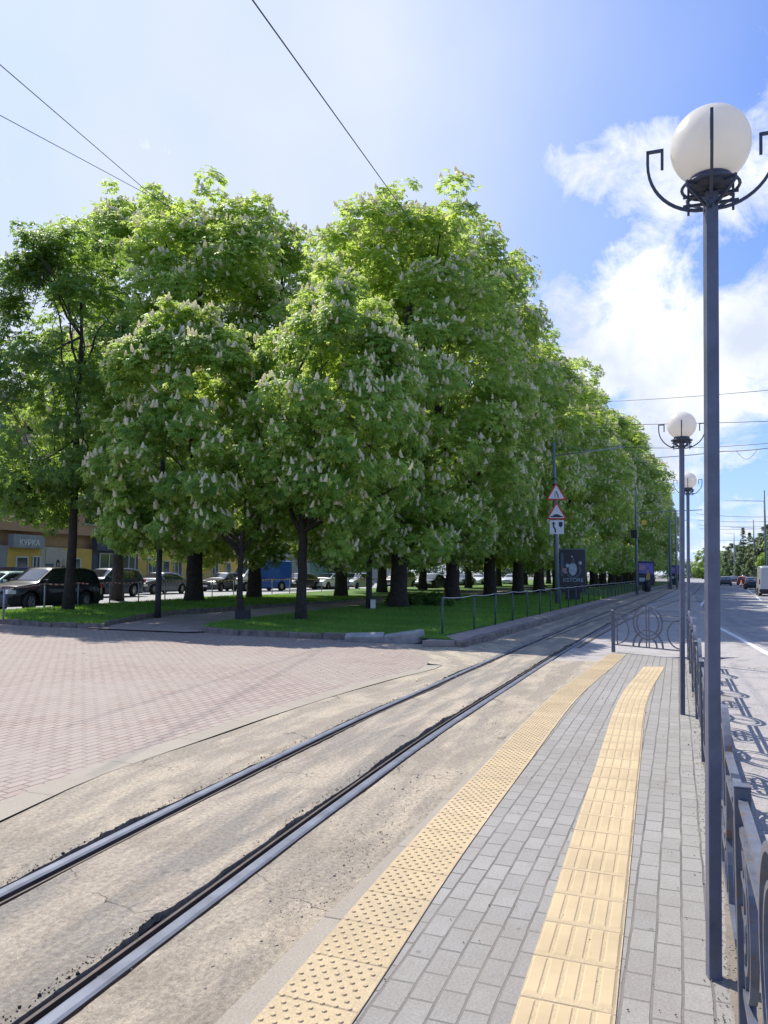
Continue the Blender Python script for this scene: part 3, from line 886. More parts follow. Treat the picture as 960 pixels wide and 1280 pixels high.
street_lamp(1.333, 3.19, 'nearest white globe lamp on the grey pole in front of the railing', (rad(0.0), rad(0.95)), 0.05)
street_lamp(3.44, 8.94, 'second white globe lamp, on the platform beside the far railing', (0, rad(0.9)), -0.04)
l3 = G(862, 826.5, 0); street_lamp(5.86, 14.85, 'farthest of the white globe lamps, half behind the second lamp pole', (0, rad(0.7)), 0.03)


# ------------------------------------------------------------------ ornamental railing
def ring_pts(cx, cz, r, n=28, a0=0, a1=2 * PI):
    return [(cx + r * math.cos(a0 + (a1 - a0) * i / n), 0, cz + r * math.sin(a0 + (a1 - a0) * i / n)) for i in range(n + 1)]


def bar(mb, pts, w=0.022, d=0.014):
    """bent flat bar in the XZ plane: w deep in Y"""
    P_ = [Vector(p) for p in pts]; N = len(P_)
    vs = []
    for i, p in enumerate(P_):
        t_ = (P_[min(i + 1, N - 1)] - P_[max(i - 1, 0)]).normalized(); n_ = Vector((-t_.z, 0, t_.x)) * d / 2; y_ = Vector((0, w / 2, 0))
        vs += [p + n_ + y_, p + n_ - y_, p - n_ - y_, p - n_ + y_]
    fs = []
    for i in range(N - 1):
        for k in range(4): fs.append((i * 4 + k, i * 4 + (k + 1) % 4, (i + 1) * 4 + (k + 1) % 4, (i + 1) * 4 + k))
    fs += [(0, 1, 2, 3), (N * 4 - 1, N * 4 - 2, N * 4 - 3, N * 4 - 4)]
    mb.add(vs, fs)


def panel(parent, x0, L, plain=False):
    a, b = x0 + 0.03, x0 + L - 0.03; c = x0 + L / 2
    R1, R2 = 0.32, 0.245
    zc = 0.64

    def one(name, pts, w, d):
        mb = MB(); bar(mb, pts, w, d); mb.build(name, 'steel_fence', parent)
    for z in (0.80, 0.705):
        dx = math.sqrt(max(0, R1**2 - (z - zc)**2))
        one('rail', [(a, 0, z), (c - dx, 0, z)], 0.030, 0.022); one('rail', [(c + dx, 0, z), (b, 0, z)], 0.030, 0.022)
    one('rail', [(a, 0, 0.16), (b, 0, 0.16)], 0.030, 0.022)
    one('ring', ring_pts(c, zc, R1, 40), 0.032, 0.024); one('ring', ring_pts(c, zc - 0.01, R2, 36), 0.026, 0.018)
    one('arch', ring_pts(c, 0.168, 0.33, 20, 0, PI), 0.03, 0.024)
    one('arch', ring_pts(c, 0.168, 0.20, 14, 0.0, 0.9), 0.03, 0.022); one('arch', ring_pts(c, 0.168, 0.20, 14, PI - 0.9, PI), 0.03, 0.022)
    for dx in (-0.03, 0.03): one('upright', [(c + dx, 0, 0.168), (c + dx, 0, zc + R1 - 0.01)], 0.022, 0.016)
    for xx in (a + 0.07, b - 0.07): one('upright', [(xx, 0, 0.168), (xx, 0, 0.70)], 0.022, 0.016)
    for s_, xe in ((1, a), (-1, b)):
        for zj, ln in (() if plain else ((0.56, 0.17), (0.44, 0.10))):
            hk = [(xe, 0, zj), (xe + s_ * ln, 0, zj)] + [(xe + s_ * (ln + 0.05 * math.sin(q)), 0, zj - 0.05 + 0.05 * math.cos(q)) for q in np.linspace(0.3, 3.6, 10)]
            one('hook', hk, 0.026, 0.018)
        for r in ((0.27,) if plain else (0.27, 0.19)):
            one('scroll', ring_pts(xe + s_ * 0.07, 0.46, r, 18, -PI / 2 if s_ > 0 else PI / 2, PI / 2 if s_ > 0 else 1.5 * PI), 0.026, 0.018)


def railing(p0, p1, n, label, post_first=True, post_last=True):
    d = Vector((p1[0] - p0[0], p1[1] - p0[1])); L = d.length / n
    t = empty('railing', (p0[0], p0[1], -0.005), math.atan2(d.y, d.x), label, 'railing')
    for i in range(n + 1):
        if (i == 0 and not post_first) or (i == n and not post_last): continue
        mb = MB(); mb.box((i * L, 0, 0.425), (0.056, 0.056, 0.85)); mb.box((i * L, 0, 0.853), (0.060, 0.060, 0.006)); mb.build('post', 'steel_post', t, bevel=0.002, bseg=1)
    for i in range(n): panel(t, i * L, L, n == 1)
    return t


y0 = 0.86
railing((float(fence_x(y0)), y0), (5.74, 14.55), 7, 'ornamental ring-pattern railing running along the platform beside the road')
railing((4.72, 15.87), (5.70, 14.60), 1, 'short ring-pattern railing closing the far end of the platform', True, False)

# ------------------------------------------------------------------ low post-and-rail fence along the lawn
def post_fence(pts, h, label, postmat, railmat, name='fence', sag=0.02, pr=0.026, rr=0.013, base=0.0, group=None, flatrail=False, mid=False):
    t = empty(name, (pts[0][0], pts[0][1], base), 0, label, 'fence', group)
    ox, oy = pts[0]
    rs = random.Random(len(pts))
    tops = []
    for (x, y) in pts:
        hh = h + rs.uniform(-0.02, 0.02)
        mb = MB(); mb.tube([(x - ox, y - oy, -0.06), (x - ox + rs.uniform(-.01, .01), y - oy, hh)], pr, 8); mb.build('post', postmat, t, True)
        tops.append((x - ox, y - oy, hh - 0.01))
    mb = MB(); P_ = []
    for a, b in zip(tops[:-1], tops[1:]):
        for k in range(4):
            f = k / 4; P_.append((a[0] + (b[0] - a[0]) * f, a[1] + (b[1] - a[1]) * f, a[2] + (b[2] - a[2]) * f - sag * 4 * f * (1 - f)))
    P_.append(tops[-1])
    if flatrail: mb.tube(P_, rr, flat=(0.012, 0.06))
    else: mb.tube(P_, rr, 6)
    mb.build('rail', railmat, t, not flatrail)
    return t


def lane(px, py, z=0.05): return G(px, py, z)
gy = [19.0]
while gy[-1] < 84: gy.append(gy[-1] + 2.05)
post_fence([(float(kerbX(y)) - 0.92 - (0.15 if y < 20 else 0), y) for y in gy], 0.93, 'low green-grey post fence with a thin pale top rail along the tram track', 'post_green', 'rail_cable', sag=0.035, base=0.04)

lpts = [G(-70, 786, 0.05)] + [G(*p, 0.05) for p in ((4, 775), (55, 761), (97, 758), (137, 754.5), (173, 752), (206, 750), (236, 748), (265, 746.3), (292, 745), (317, 743.5), (340, 742.3), (362, 741.2), (382, 740.2), (402, 739.3), (420, 738.5), (435, 737.8), (449, 737.1), (463, 736.5), (478, 735.8), (492, 735.1), (506, 734.5), (520, 733.9))]
post_fence(lpts, 0.95, 'thin post fence hung with red and white tape between lawn and left road', 'galv', 'tape', sag=0.05, base=0.05, pr=0.03, flatrail=True)

# ------------------------------------------------------------------ trees
LEAF = np.array([])
def leaf_template(n=5):
    vs, fs = [], []
    for k in range(n):
        a = rad(-88 + 176 * k / (n - 1)); ln = 1.0 - 0.28 * abs(k - (n - 1) / 2) / ((n - 1) / 2)
        ca, sa = math.cos(a), math.sin(a)
        for (r, w, z) in ((0.02, 0, 0.0), (0.62, 0.17, -0.06), (1.0, 0, -0.34), (0.62, -0.17, -0.06)):
            r *= ln
            vs.append((r * ca - w * sa, r * sa + w * ca, z * ln))
        fs.append((4 * k, 4 * k + 1, 4 * k + 2, 4 * k + 3))
    return np.array(vs), np.array(fs)


LT5, LF5 = leaf_template(5)
LT3, LF3 = leaf_template(3)
KITE = (np.array([(-0.5, 0, 0), (0, 0.42, 0.08), (0.5, 0, -0.1), (0, -0.42, 0.08)]), np.array([(0, 1, 2, 3)]))


def norm(a): return a / np.maximum(1e-6, np.linalg.norm(a, axis=-1, keepdims=True))


def mesh_np(name, V, Fq, mat, tint=None):
    me = bpy.data.meshes.new(name)
    nv, nf, k = len(V), len(Fq), Fq.shape[1]
    me.vertices.add(nv); me.vertices.foreach_set('co', V.astype(np.float32).ravel())
    me.loops.add(nf * k); me.loops.foreach_set('vertex_index', Fq.astype(np.int32).ravel())
    me.polygons.add(nf); me.polygons.foreach_set('loop_start', np.arange(0, nf * k, k, dtype=np.int32)); me.polygons.foreach_set('loop_total', np.full(nf, k, dtype=np.int32))
    if tint is not None:
        at = me.attributes.new('tint', 'FLOAT', 'POINT'); at.data.foreach_set('value', tint.astype(np.float32))
    me.materials.append(MATS[mat]); me.update(); me.validate()
    return me


def leaves_mesh(name, P, N, T, S, tint, mat, tmpl=(None, None)):
    lt, lf_ = tmpl
    B = np.cross(N, T)
    V = P[:, None, :] + S[:, None, None] * (lt[None, :, 0:1] * T[:, None, :] + lt[None, :, 1:2] * B[:, None, :] + lt[None, :, 2:3] * N[:, None, :])
    n, k = len(P), len(lt)
    Fq = (lf_[None] + (np.arange(n) * k)[:, None, None]).reshape(-1, lf_.shape[1])
    return mesh_np(name, V.reshape(-1, 3), Fq, mat, np.repeat(tint, k))


def candle_mesh(name, P, S, rs):
    # a stack of jagged rings
    prof = [(0.30, 0.0), (0.36, 0.22), (0.27, 0.30), (0.30, 0.48), (0.18, 0.58), (0.20, 0.72), (0.06, 0.98)]
    n = 5; K = len(prof)
    V = np.zeros((len(P), K * n, 3)); 
    for i, (r, z) in enumerate(prof):
        for k in range(n):
            a = 2 * PI * (k + 0.5 * (i % 2)) / n
            jr = rs.uniform(0.75, 1.2, len(P))
            V[:, i * n + k, 0] = r * 0.95 * math.cos(a) * jr; V[:, i * n + k, 1] = r * 0.95 * math.sin(a) * jr; V[:, i * n + k, 2] = z
    lean = rs.normal(0, 0.30, (len(P), 2))
    V[:, :, 0] += V[:, :, 2] * lean[:, 0:1]; V[:, :, 1] += V[:, :, 2] * lean[:, 1:2]
    V = V * S[:, None, None] + P[:, None, :]
    fs = np.array([(i * n + k, i * n + (k + 1) % n, (i + 1) * n + (k + 1) % n, (i + 1) * n + k) for i in range(K - 1) for k in range(n)])
    Fq = (fs[None] + (np.arange(len(P)) * K * n)[:, None, None]).reshape(-1, 4)
    return mesh_np(name, V.reshape(-1, 3), Fq, 'candle')


def clumps_ellipsoid(rs, n, c, r, zlow=-1.0, lobes=5, top_spikes=6, inner=0.6):
    c = np.array(c); r = np.array(r)
    zc_ = rs.uniform(-1, 1, n); th = rs.uniform(0, 2 * PI, n)
    hr = (1 - np.abs(zc_) ** 2.7) ** (1 / 2.7)
    hr *= np.where(zc_ > -0.2, 1 - 0.36 * (zc_ + 0.2) / 1.2, 1.0)
    k1, k2, p1, p2 = rs.randint(2, 4), rs.randint(4, 6), rs.uniform(0, 6.28), rs.uniform(0, 6.28)
    lob = 1 + 0.13 * np.sin(k1 * th + p1 + 1.5 * zc_) + 0.10 * np.sin(k2 * th + p2 - 3.0 * zc_)
    vert = 1 + 0.10 * np.sin(3 * th + p2)
    q_ = np.where(rs.uniform(0, 1, n) < 0.72, rs.uniform(0.82, 1.04, n), rs.uniform(inner * 0.7, 0.85, n))
    P = c + np.stack([hr * lob * q_ * np.cos(th) * r[0], hr * lob * q_ * np.sin(th) * r[1], zc_ * vert * np.where(np.abs(zc_) > .8, .97, 1) * r[2]], 1)
    rad_ = rs.uniform(0.11, 0.29, len(P)) * r[:2].mean()
    if top_spikes:
        a = rs.uniform(0, 2 * PI, top_spikes); q = rs.uniform(0.1, 0.85, top_spikes)
        T_ = np.stack([c[0] + r[0] * q * np.cos(a), c[1] + r[1] * q * np.sin(a), c[2] + r[2] * ((1 - q**2.7) ** 0.37 * rs.uniform(0.98, 1.18, top_spikes))], 1)
        P = np.concatenate([P, T_]); rad_ = np.concatenate([rad_, rs.uniform(0.10, 0.17, top_spikes) * r[:2].mean()])
    return P, rad_


def foliage(name, rs, P, R, centre, n, size, mat='leaf_chestnut', tmpl=(LT5, LF5), candles=0, csize=0.24, loose=0.15, squash=0.75):
    w = R ** 2; w /= w.sum()
    idx = rs.choice(len(P), n, p=w)
    d = norm(rs.normal(size=(n, 3)) + 0.45 * norm(P[idx] - centre) + np.array([0, 0, 0.25]))
    rr = R[idx] * rs.uniform(0.45, 1.0, n) ** 0.6 * (1 + loose * rs.normal(size=n))
    pos = P[idx] + d * rr[:, None] * np.array([1, 1, squash])
    out = norm(pos - centre)
    N = norm(d * 0.55 + out * 0.35 + np.array([0, 0, 0.75]) + rs.normal(0, 0.35, (n, 3)))
    T = norm(np.cross(np.cross(N, d + 0.5 * out + rs.normal(0, 0.35, (n, 3))), N))
    S = size * rs.uniform(0.5, 1.25, n)
    ct = rs.uniform(0, 1, len(P))
    tint = np.clip(0.50 + 0.30 * (ct[idx] - 0.5) + rs.normal(0, 0.25, n) + 0.10 * np.clip(d[:, 2], -1, 1), 0, 1)
    lm = leaves_mesh(name, pos, N, T, S, tint, mat, tmpl)
    cm = None
    if candles:
        idx = rs.choice(len(P), candles, p=w)
        d = norm(rs.normal(size=(candles, 3)) + 0.9 * norm(P[idx] - centre) + np.array([0, 0, 0.5]))
        cp = P[idx] + d * (R[idx] * 1.0)[:, None] * np.array([1, 1, squash])
        cm = candle_mesh(name + '_b', cp, csize * rs.uniform(0.55, 1.25, candles), rs)
    return lm, cm


def limb(mb, a, b, r0, r1, rs, n=7, bend=0.25, sides=7):
    a, b = Vector(a), Vector(b); L = (b - a).length
    o = Vector((rs.normal(), rs.normal(), rs.normal() * 0.4)) * L * bend * 0.35
    o2 = Vector((rs.normal(), rs.normal(), 0)) * L * 0.03
    pts = []; rr = []
    for i in range(n + 1):
        t = i / n
        p = a.lerp(b, t) + o * math.sin(PI * t) + o2 * math.sin(3 * PI * t)
        p.z += L * 0.06 * math.sin(PI * t)
        pts.append(p); rr.append(r0 + (r1 - r0) * t ** 0.8)
    mb.tube(pts, rr, sides)


def trunk_mesh(rs, h, r, clumps, centre, nl=9, flare=1.35, lean=(0, 0), fork=None, twigs=26):
    mb = MB()
    pts, rr = [], []
    n = 9
    for i in range(n + 1):
        t = i / n
        pts.append((lean[0] * t + rs.normal() * 0.02, lean[1] * t + rs.normal() * 0.02, -0.1 + (h + 0.1) * t))
        rr.append(r * ((flare - 1) * math.exp(-t * h / 0.45) + 1 - (0.28 if h < 9 else 0.72) * t) * (1 + rs.normal() * 0.025))
    mb.tube(pts, rr, 12)
    top = Vector(pts[-1])
    order = np.argsort(-clumps[:, 2] + rs.normal(0, 1.5, len(clumps)))
    tips = []
    for j in range(nl):
        tgt = clumps[order[int(j * len(order) / nl * 0.9)]]
        s_ = Vector(pts[-2 if j % 3 else -1])
        s_.z -= rs.uniform(0, 0.15) * h
        s_.z = max(s_.z, 0.55 * h)
        if h > 9: s_ = Vector(pts[rs.randint(4, 10)])
        tt = Vector(tgt) * 0.9 + Vector((*centre[:2], tgt[2])) * 0.1
        limb(mb, s_, tt, r * (rs.uniform(0.38, 0.6) if h < 9 else 0.26), r * 0.07, rs)
        tips.append((s_, tt))
    for j in range(twigs):
        s_, tt = tips[j % nl]
        tgt = Vector(clumps[rs.randint(len(clumps))])
        st = s_.lerp(tt, rs.uniform(0.35, 0.8))
        if (tgt - st).length < 5: limb(mb, st, tgt, r * 0.13, r * 0.03, rs, 5, sides=5)
    return mb


BIG = []
def make_big(seed, h, r, zb, n=25000, leaf=0.24, candles=3000, mat='leaf_chestnut', tr=0.36, dens=170):
    rs = np.random.RandomState(seed)
    cz = zb + (h - zb) * 0.5
    P, R = clumps_ellipsoid(rs, dens, (0, 0, cz), (r * 0.95, r * 0.95, (h - zb) / 2 * 0.93), -0.98, 7, 15, 0.55)
    # skirt of low hanging clumps
    a = rs.uniform(0, 2 * PI, 26)
    sk = np.stack([r * 0.82 * np.cos(a) * rs.uniform(.6, 1.05, 26), r * 0.82 * np.sin(a) * rs.uniform(.6, 1.05, 26), zb + rs.uniform(-0.3, 2.4, 26)], 1)
    P = np.concatenate([P, sk]); R = np.concatenate([R, rs.uniform(0.14, 0.24, 26) * r])
    centre = np.array([0, 0, cz - 1.0])
    lm, cm = foliage('crown', rs, P, R, centre, n, leaf, mat, candles=candles, csize=0.24)
    tm = trunk_mesh(rs, zb + 2.0, tr, P, (0, 0), 9).build('trunk', 'bark', None, True)
    me = tm.data; bpy.data.objects.remove(tm)
    return lm, cm, me


def place_tree(data, loc, rz, label, cat='tree', name='chestnut_tree', group=None, scale=(1, 1, 1)):
    lm, cm, tm = data
    t = empty(name, loc, rz, label, cat, group); t.scale = scale
    for nm, me in (('trunk', tm), ('crown', lm), ('blossoms', cm)):
        if me is None: continue
        o = bpy.data.objects.new(nm, me); COL.objects.link(o); o.parent = t
        if nm == 'blossoms': o['kind'] = 'stuff'
    return t


big = [make_big(11, 19.5, 4.6, 2.6), make_big(12, 19.0, 4.9, 2.3), make_big(13, 20.0, 4.4, 2.8)]
ORD = ['first', 'second', 'third', 'fourth', 'fifth', 'sixth', 'seventh', 'eighth', 'ninth', 'tenth', 'eleventh', 'twelfth', 'thirteenth', 'fourteenth', 'fifteenth', 'sixteenth', 'seventeenth', 'eighteenth', 'nineteenth', 'twentieth']
rowA = []
y = 32.7
while y < 165:
    x = 0.65 + 0.415 * (y - 32.7) + (0.012 * (y - 60) if y > 60 else 0)
    rowA.append((x, y)); y += 7.0 if y < 90 else 8.5
rs = random.Random(5)
for i, (x, y) in enumerate(rowA):
    s = rs.uniform(0.97, 1.05); w_ = 1.04 if y < 50 else (1.12 if y < 85 else 1.40)
    place_tree(big[i % 3], (x, y, 0.04), rs.uniform(0, 6.28), '%s tall blossoming chestnut along the tram track, counting from the plaza end' % ORD[i],
               group='chestnut trees in rows on the lawn', scale=(s * w_, s * w_, s * (0.90 if i == 0 else (1.0 if y < 50 else (0.95 if y < 85 else 1.12)))))
rowB = [(-7.0, 41.8, 1.07), (-2.6, 47.5, 1.1), (-0.1, 57.3, 1.05), (3.4, 66.3, 1.0), (8.5, 77, 1.0), (13.0, 87, 1.0), (18.0, 98, 1), (24, 112, 1), (30, 127, 1)]
for i, (x, y, s) in enumerate(rowB):
    place_tree(big[(i + 1) % 3], (x, y, 0.04), rs.uniform(0, 6.28), '%s chestnut of the farther row beyond the lawn path, counting away from the plaza' % ORD[i],
               group='chestnut trees in rows on the lawn', scale=(s * 0.95, s * 0.95, s))
place_tree(big[0], (-9.06, 37.0, 0.04), 2.1, 'thick-trunked tall chestnut standing beside the taped fence, behind the leftmost blossoming crown', scale=(1.16, 1.16, 1.0))

# near small chestnuts
def near_tree(name, base, r_tr, fork_h, cc, rr, zb, h, label, seed, n=25000, leaf=0.17, candles=1500, dens=130, lean=(0, 0), extra=(), mat='leaf_chestnut', bark='bark', spikes=8, csz=0.20, nl=9, inner=0.6, cat='tree'):
    rs = np.random.RandomState(seed)
    cz = (zb + h) / 2
    P, R = clumps_ellipsoid(rs, dens, (cc[0], cc[1], cz), (rr[0], rr[1], (h - zb) / 2), -0.98, 6, spikes, inner)
    if extra:
        for (ex, ey, ez, er, k) in extra:
            q = rs.normal(0, 0.45, (k, 3)) * er + np.array((ex, ey, ez)); P = np.concatenate([P, q]); R = np.concatenate([R, rs.uniform(0.35, 0.55, k) * er])
    c = np.array((cc[0], cc[1], cz - 0.3))
    lm, cm = foliage('crown', rs, P, R, c, n, leaf, mat, candles=candles, csize=csz)
    tm = trunk_mesh(rs, fork_h, r_tr, P, cc, nl, lean=lean).build('trunk', bark, None, True)
    me = tm.data; bpy.data.objects.remove(tm)
    return place_tree((lm, cm, me), (base[0], base[1], 0.04), 0, label, cat, name)


near_tree('chestnut_tree', (-2.54, 24.2), 0.165, 3.5, (1.0, 0.3), (2.75, 2.6), 2.9, 10.6,
          'rounded small chestnut covered in cream blossoms, its pale trunk rising just behind the front kerb', 21,
          extra=((2.3, -0.5, 7.9, 1.0, 14), (-1.4, 0, 8.0, 0.8, 8), (-0.9, -0.4, 3.6, 1.1, 10), (1.4, -0.6, 3.5, 1.2, 12), (0.2, -1.3, 4.0, 1.1, 16), (0.6, -1.5, 5.6, 1.0, 12), (1.3, -2.0, 4.6, 0.9, 14), (0.9, -2.0, 6.4, .8, 9)))
near_tree('chestnut_tree', (-4.42, 23.9), 0.10, 2.6, (-1.9, 0.6), (2.5, 2.4), 2.6, 9.4,
          'small blossoming chestnut left of the rounded one, thin dark forked trunk on a square foot', 22, bark='bark', leaf=0.17,
          extra=((-3.6, 0, 3.2, 1.1, 14), (-3.2, 0, 6.0, 0.8, 8), (-1.2, 0, 9.3, .6, 6), (0.2, 0, 3.4, 0.7, 6), (-1.2, -1.1, 3.7, 1.0, 16), (-0.6, -1.1, 5.2, .9, 10)))
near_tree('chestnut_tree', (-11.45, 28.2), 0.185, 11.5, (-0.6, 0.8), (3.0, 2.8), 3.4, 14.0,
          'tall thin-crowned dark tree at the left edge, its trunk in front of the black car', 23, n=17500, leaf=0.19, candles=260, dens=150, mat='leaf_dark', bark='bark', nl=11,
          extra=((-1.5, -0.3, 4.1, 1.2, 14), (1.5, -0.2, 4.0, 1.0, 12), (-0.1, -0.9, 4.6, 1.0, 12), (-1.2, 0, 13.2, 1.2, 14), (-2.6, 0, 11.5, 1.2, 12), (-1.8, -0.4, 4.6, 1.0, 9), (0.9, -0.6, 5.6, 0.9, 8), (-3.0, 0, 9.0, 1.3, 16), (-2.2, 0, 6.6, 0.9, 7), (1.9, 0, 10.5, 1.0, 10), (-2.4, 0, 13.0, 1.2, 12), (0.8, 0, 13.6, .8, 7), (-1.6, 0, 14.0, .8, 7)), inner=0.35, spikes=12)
near_tree('chestnut_tree', (-13.8, 40.0), 0.3, 7.5, (0, 0), (4.3, 4.2), 5.6, 20.6,
          'tall chestnut partly hidden behind the dark left-edge tree', 31, n=19000, leaf=0.25, candles=1800, dens=150, csz=0.22, spikes=16)

# ------------------------------------------------------------------ dark lamp posts in the lawn, box, bins
def park_post(x, y, h, r, label):
    t = empty('park_lamp', (x, y, 0.04), 0, label, 'lamp post')
    mb = MB(); mb.tube([(0, 0, -0.1), (0, 0, 0.5), (0.0, 0, h)], [r * 1.1, r, r * 0.8], 10); mb.build('pole', 'bin_dark', t, True)
    mb = MB(); mb.tube([(0, 0, h), (0.25, -0.1, h + 0.35), (0.7, -0.3, h + 0.45)], 0.04, 8); mb.build('arm', 'bin_dark', t, True)
    mb = MB(); mb.box((0.85, -0.37, h + 0.43), (0.4, 0.18, 0.09)); mb.build('lamp_head', 'galv', t, bevel=0.02)
    return t


park_post(-7.67, 26.34, 6.2, 0.10, 'slim dark lamp post on the verge, just left of the thick trunk')
park_post(-0.57, 31.1, 6.0, 0.13, 'slim dark lamp post in mid-lawn with a small white box at its foot')
mb = MB(); mb.box((0, 0, 0.22), (0.2, 0.14, 0.34)); mb.box((0, 0, 0.405), (0.22, 0.16, 0.02)); mb.tube([(0, 0, -0.05), (0, 0, 0.08)], 0.03, 6)
o = mb.build('utility_box', 'sign_white', bevel=0.008); o.location = (-0.4, 30.9, 0.05); tag(o, 'small white metal box at the foot of the lawn lamp post', 'box')
mb = MB(); mb.box((0, 0, 0.16), (0.42, 0.42, 0.34)); o = mb.build('tree_foot_box', 'bin_dark', bevel=0.02); o.location = (-4.3, 23.75, 0.03); tag(o, 'dark square box round the foot of the thin forked chestnut', 'box')

# low dark shrub
rs_ = np.random.RandomState(40)
P = np.stack([rs_.uniform(-1.3, 1.3, 22), rs_.uniform(-0.5, 0.5, 22), rs_.uniform(0.1, 0.45, 22)], 1)
lm, _ = foliage('foliage', rs_, P, np.full(22, 0.32), np.array([0, 0, 0]), 1500, 0.13, 'leaf_dark')
t = empty('low_shrub', (1.6, 34.3, 0.04), 0.2, 'low dark shrub on the lawn just right of the nearest track-side trunk', 'shrub')
o = bpy.data.objects.new('foliage', lm); COL.objects.link(o); o.parent = t
mb = MB()
for k in range(6): mb.tube([(0.1 * k - 0.25, 0, 0), (0.35 * k - 0.8, 0.1 * (k % 3 - 1), 0.35)], 0.02, 5)
mb.build('stem', 'bark', t)

# bins
def litter_bin(x, y, label):
    t = empty('litter_bin', (x, y, 0.04), -SD, label, 'litter bin')
    mb = MB(); mb.lathe([(0.0, 0.02), (0.22, 0.02), (0.25, 0.85), (0.22, 0.88), (0.21, 0.85), (0.19, 0.1), (0, 0.1)], n=16); mb.build('body', 'bin_dark', t, True)
    mb = MB(); mb.lathe([(0.27, 0.86), (0.27, 0.92), (0.23, 0.93), (0.23, 0.86)], n=16); mb.build('rim', 'bin_dark', t)
bx, by = G(809, 740, 0.04); litter_bin(bx, by, 'dark litter bin at the track-side fence')

# ------------------------------------------------------------------ sign pole with three signs
px_, py_ = G(697, 756, 0.05)
t = empty('sign_pole', (px_, py_, 0.04), -SD * 0.5, 'tall grey overhead-line pole standing behind the green fence, carrying three road signs', 'pole', tilt=(0, rad(-1.0)))
mb = MB(); mb.tube([(0, 0, -0.2), (0, 0, 3.2), (0, 0, 8.0)], [0.125, 0.11, 0.075], 14); mb.build('mast', 'pole_paint', t, True)
mb = MB(); mb.tube([(0, 0, 7.35), (3.3, -0.7, 7.55)], 0.028, 8); mb.build('bracket_arm', 'galv', t, True)
mb = MB(); mb.tube([(0, 0, 7.95), (1.8, -0.4, 7.48)], 0.01, 6); mb.build('stay', 'galv', t)
mb = MB()
for z in (5.9, 6.2): mb.lathe([(0.1, -0.05), (0.12, 0), (0.1, 0.05)], (0, 0, z), 12)
mb.build('clamp', 'steel_dark', t)
FS = Matrix(((1, 0, 0), (0, 0, 1), (0, 1, 0)))     # XY polygon -> XZ plane


def flat(mb, poly, y, th):
    """polygon drawn in XZ, plate from y to y+th (front face at y)"""
    n = len(poly)
    a = sum(poly[i][0] * poly[(i + 1) % n][1] - poly[(i + 1) % n][0] * poly[i][1] for i in range(n))
    if a < 0: poly = poly[::-1]
    vs = [(x, y, z) for x, z in poly] + [(x, y + th, z) for x, z in poly]
    mb.add(vs, [tuple(range(n)), tuple(range(n, 2 * n))[::-1]] + [(i, i + n, (i + 1) % n + n, (i + 1) % n) for i in range(n)])


def tri(c, s, r=0.06):
    h = s * math.sqrt(3) / 2; P_ = []
    for k, (x, z) in enumerate(((-s / 2, -h / 3), (s / 2, -h / 3), (0, 2 * h / 3))):
        for q in (-0.9, -0.45, 0, 0.45, 0.9):
            ang = math.atan2(z, x) + q
            P_.append((c[0] + x * (1 - 2 * r / s * 1.7) + r * math.cos(ang), c[1] + z * (1 - 2 * r / s * 1.7) + r * math.sin(ang)))
    return P_


def sign_root(name, dz, label):
    r = empty(name, (px_ + math.sin(rad(-1.0)) * 0 - 0.02 * dz * 0.6, py_ - 0.14, 0.04), -SD * 0.5, label, 'road sign')
    return r


S1 = sign_root('warning_sign', 5, 'upper red-bordered triangular warning sign, road narrows on the right')
S2 = sign_root('warning_sign', 4, 'lower red-bordered triangular warning sign, hump in the road')
S3 = sign_root('square_sign', 3.5, 'square white sign with a bent black arrow under the two triangles')
zs1 = AT(690.5, 618, py_)[2] - 0.04; zs2 = AT(692, 642, py_)[2] - 0.04; zs3 = AT(692.5, 659, py_)[2] - 0.04
for S, zc in ((S1, zs1), (S2, zs2)):
    mb = MB(); flat(mb, tri((0, zc), 1.0, 0.05), 0.0, 0.012); mb.build('border', 'sign_red', S)
    mb = MB(); flat(mb, tri((0, zc), 0.77, 0.035), -0.006, 0.005); mb.build('face', 'sign_white', S)
    mb = MB(); mb.box((0, 0.05, zc), (0.06, 0.07, 0.5)); mb.build('clamp', 'galv', S)
mb = MB()
flat(mb, [(-0.075, zs1 - 0.17), (-0.075, zs1 + 0.16), (-0.045, zs1 + 0.16), (-0.045, zs1 - 0.17)], -0.010, 0.003)
flat(mb, [(0.11, zs1 - 0.19), (0.11, zs1 - 0.06), (0.05, zs1 + 0.04), (0.05, zs1 + 0.15), (0.0, zs1 + 0.15), (0.0, zs1 + 0.02), (0.06, zs1 - 0.08), (0.06, zs1 - 0.19)], -0.010, 0.003)
mb.build('symbol', 'sign_black', S1)
mb = MB(); flat(mb, [(-0.29, zs2 - 0.19), (0.29, zs2 - 0.19), (0.29, zs2 - 0.135), (0.2, zs2 - 0.12), (0.1, zs2 - 0.055), (0.0, zs2 - 0.03), (-0.1, zs2 - 0.055), (-0.2, zs2 - 0.12), (-0.29, zs2 - 0.135)], -0.010, 0.003)
mb.build('symbol', 'sign_black', S2)
mb = MB(); mb.box((0, 0.006, zs3), (0.68, 0.012, 0.68)); mb.build('plate', 'sign_white', S3, bevel=0.005)
mb = MB()
flat(mb, [(-0.04, zs3 - 0.27), (-0.04, zs3 - 0.1), (-0.12, zs3 + 0.02), (-0.12, zs3 + 0.14), (-0.05, zs3 + 0.14), (-0.155, zs3 + 0.27), (-0.26, zs3 + 0.14), (-0.19, zs3 + 0.14), (-0.19, zs3 + 0.0), (-0.115, zs3 - 0.12), (-0.115, zs3 - 0.27)], -0.004, 0.003)
flat(mb, [(0.09, zs3 + 0.25), (0.27, zs3 + 0.25), (0.27, zs3 + 0.06), (0.18, zs3 - 0.02), (0.09, zs3 + 0.06)], -0.004, 0.003)
mb.build('symbol', 'sign_black', S3)
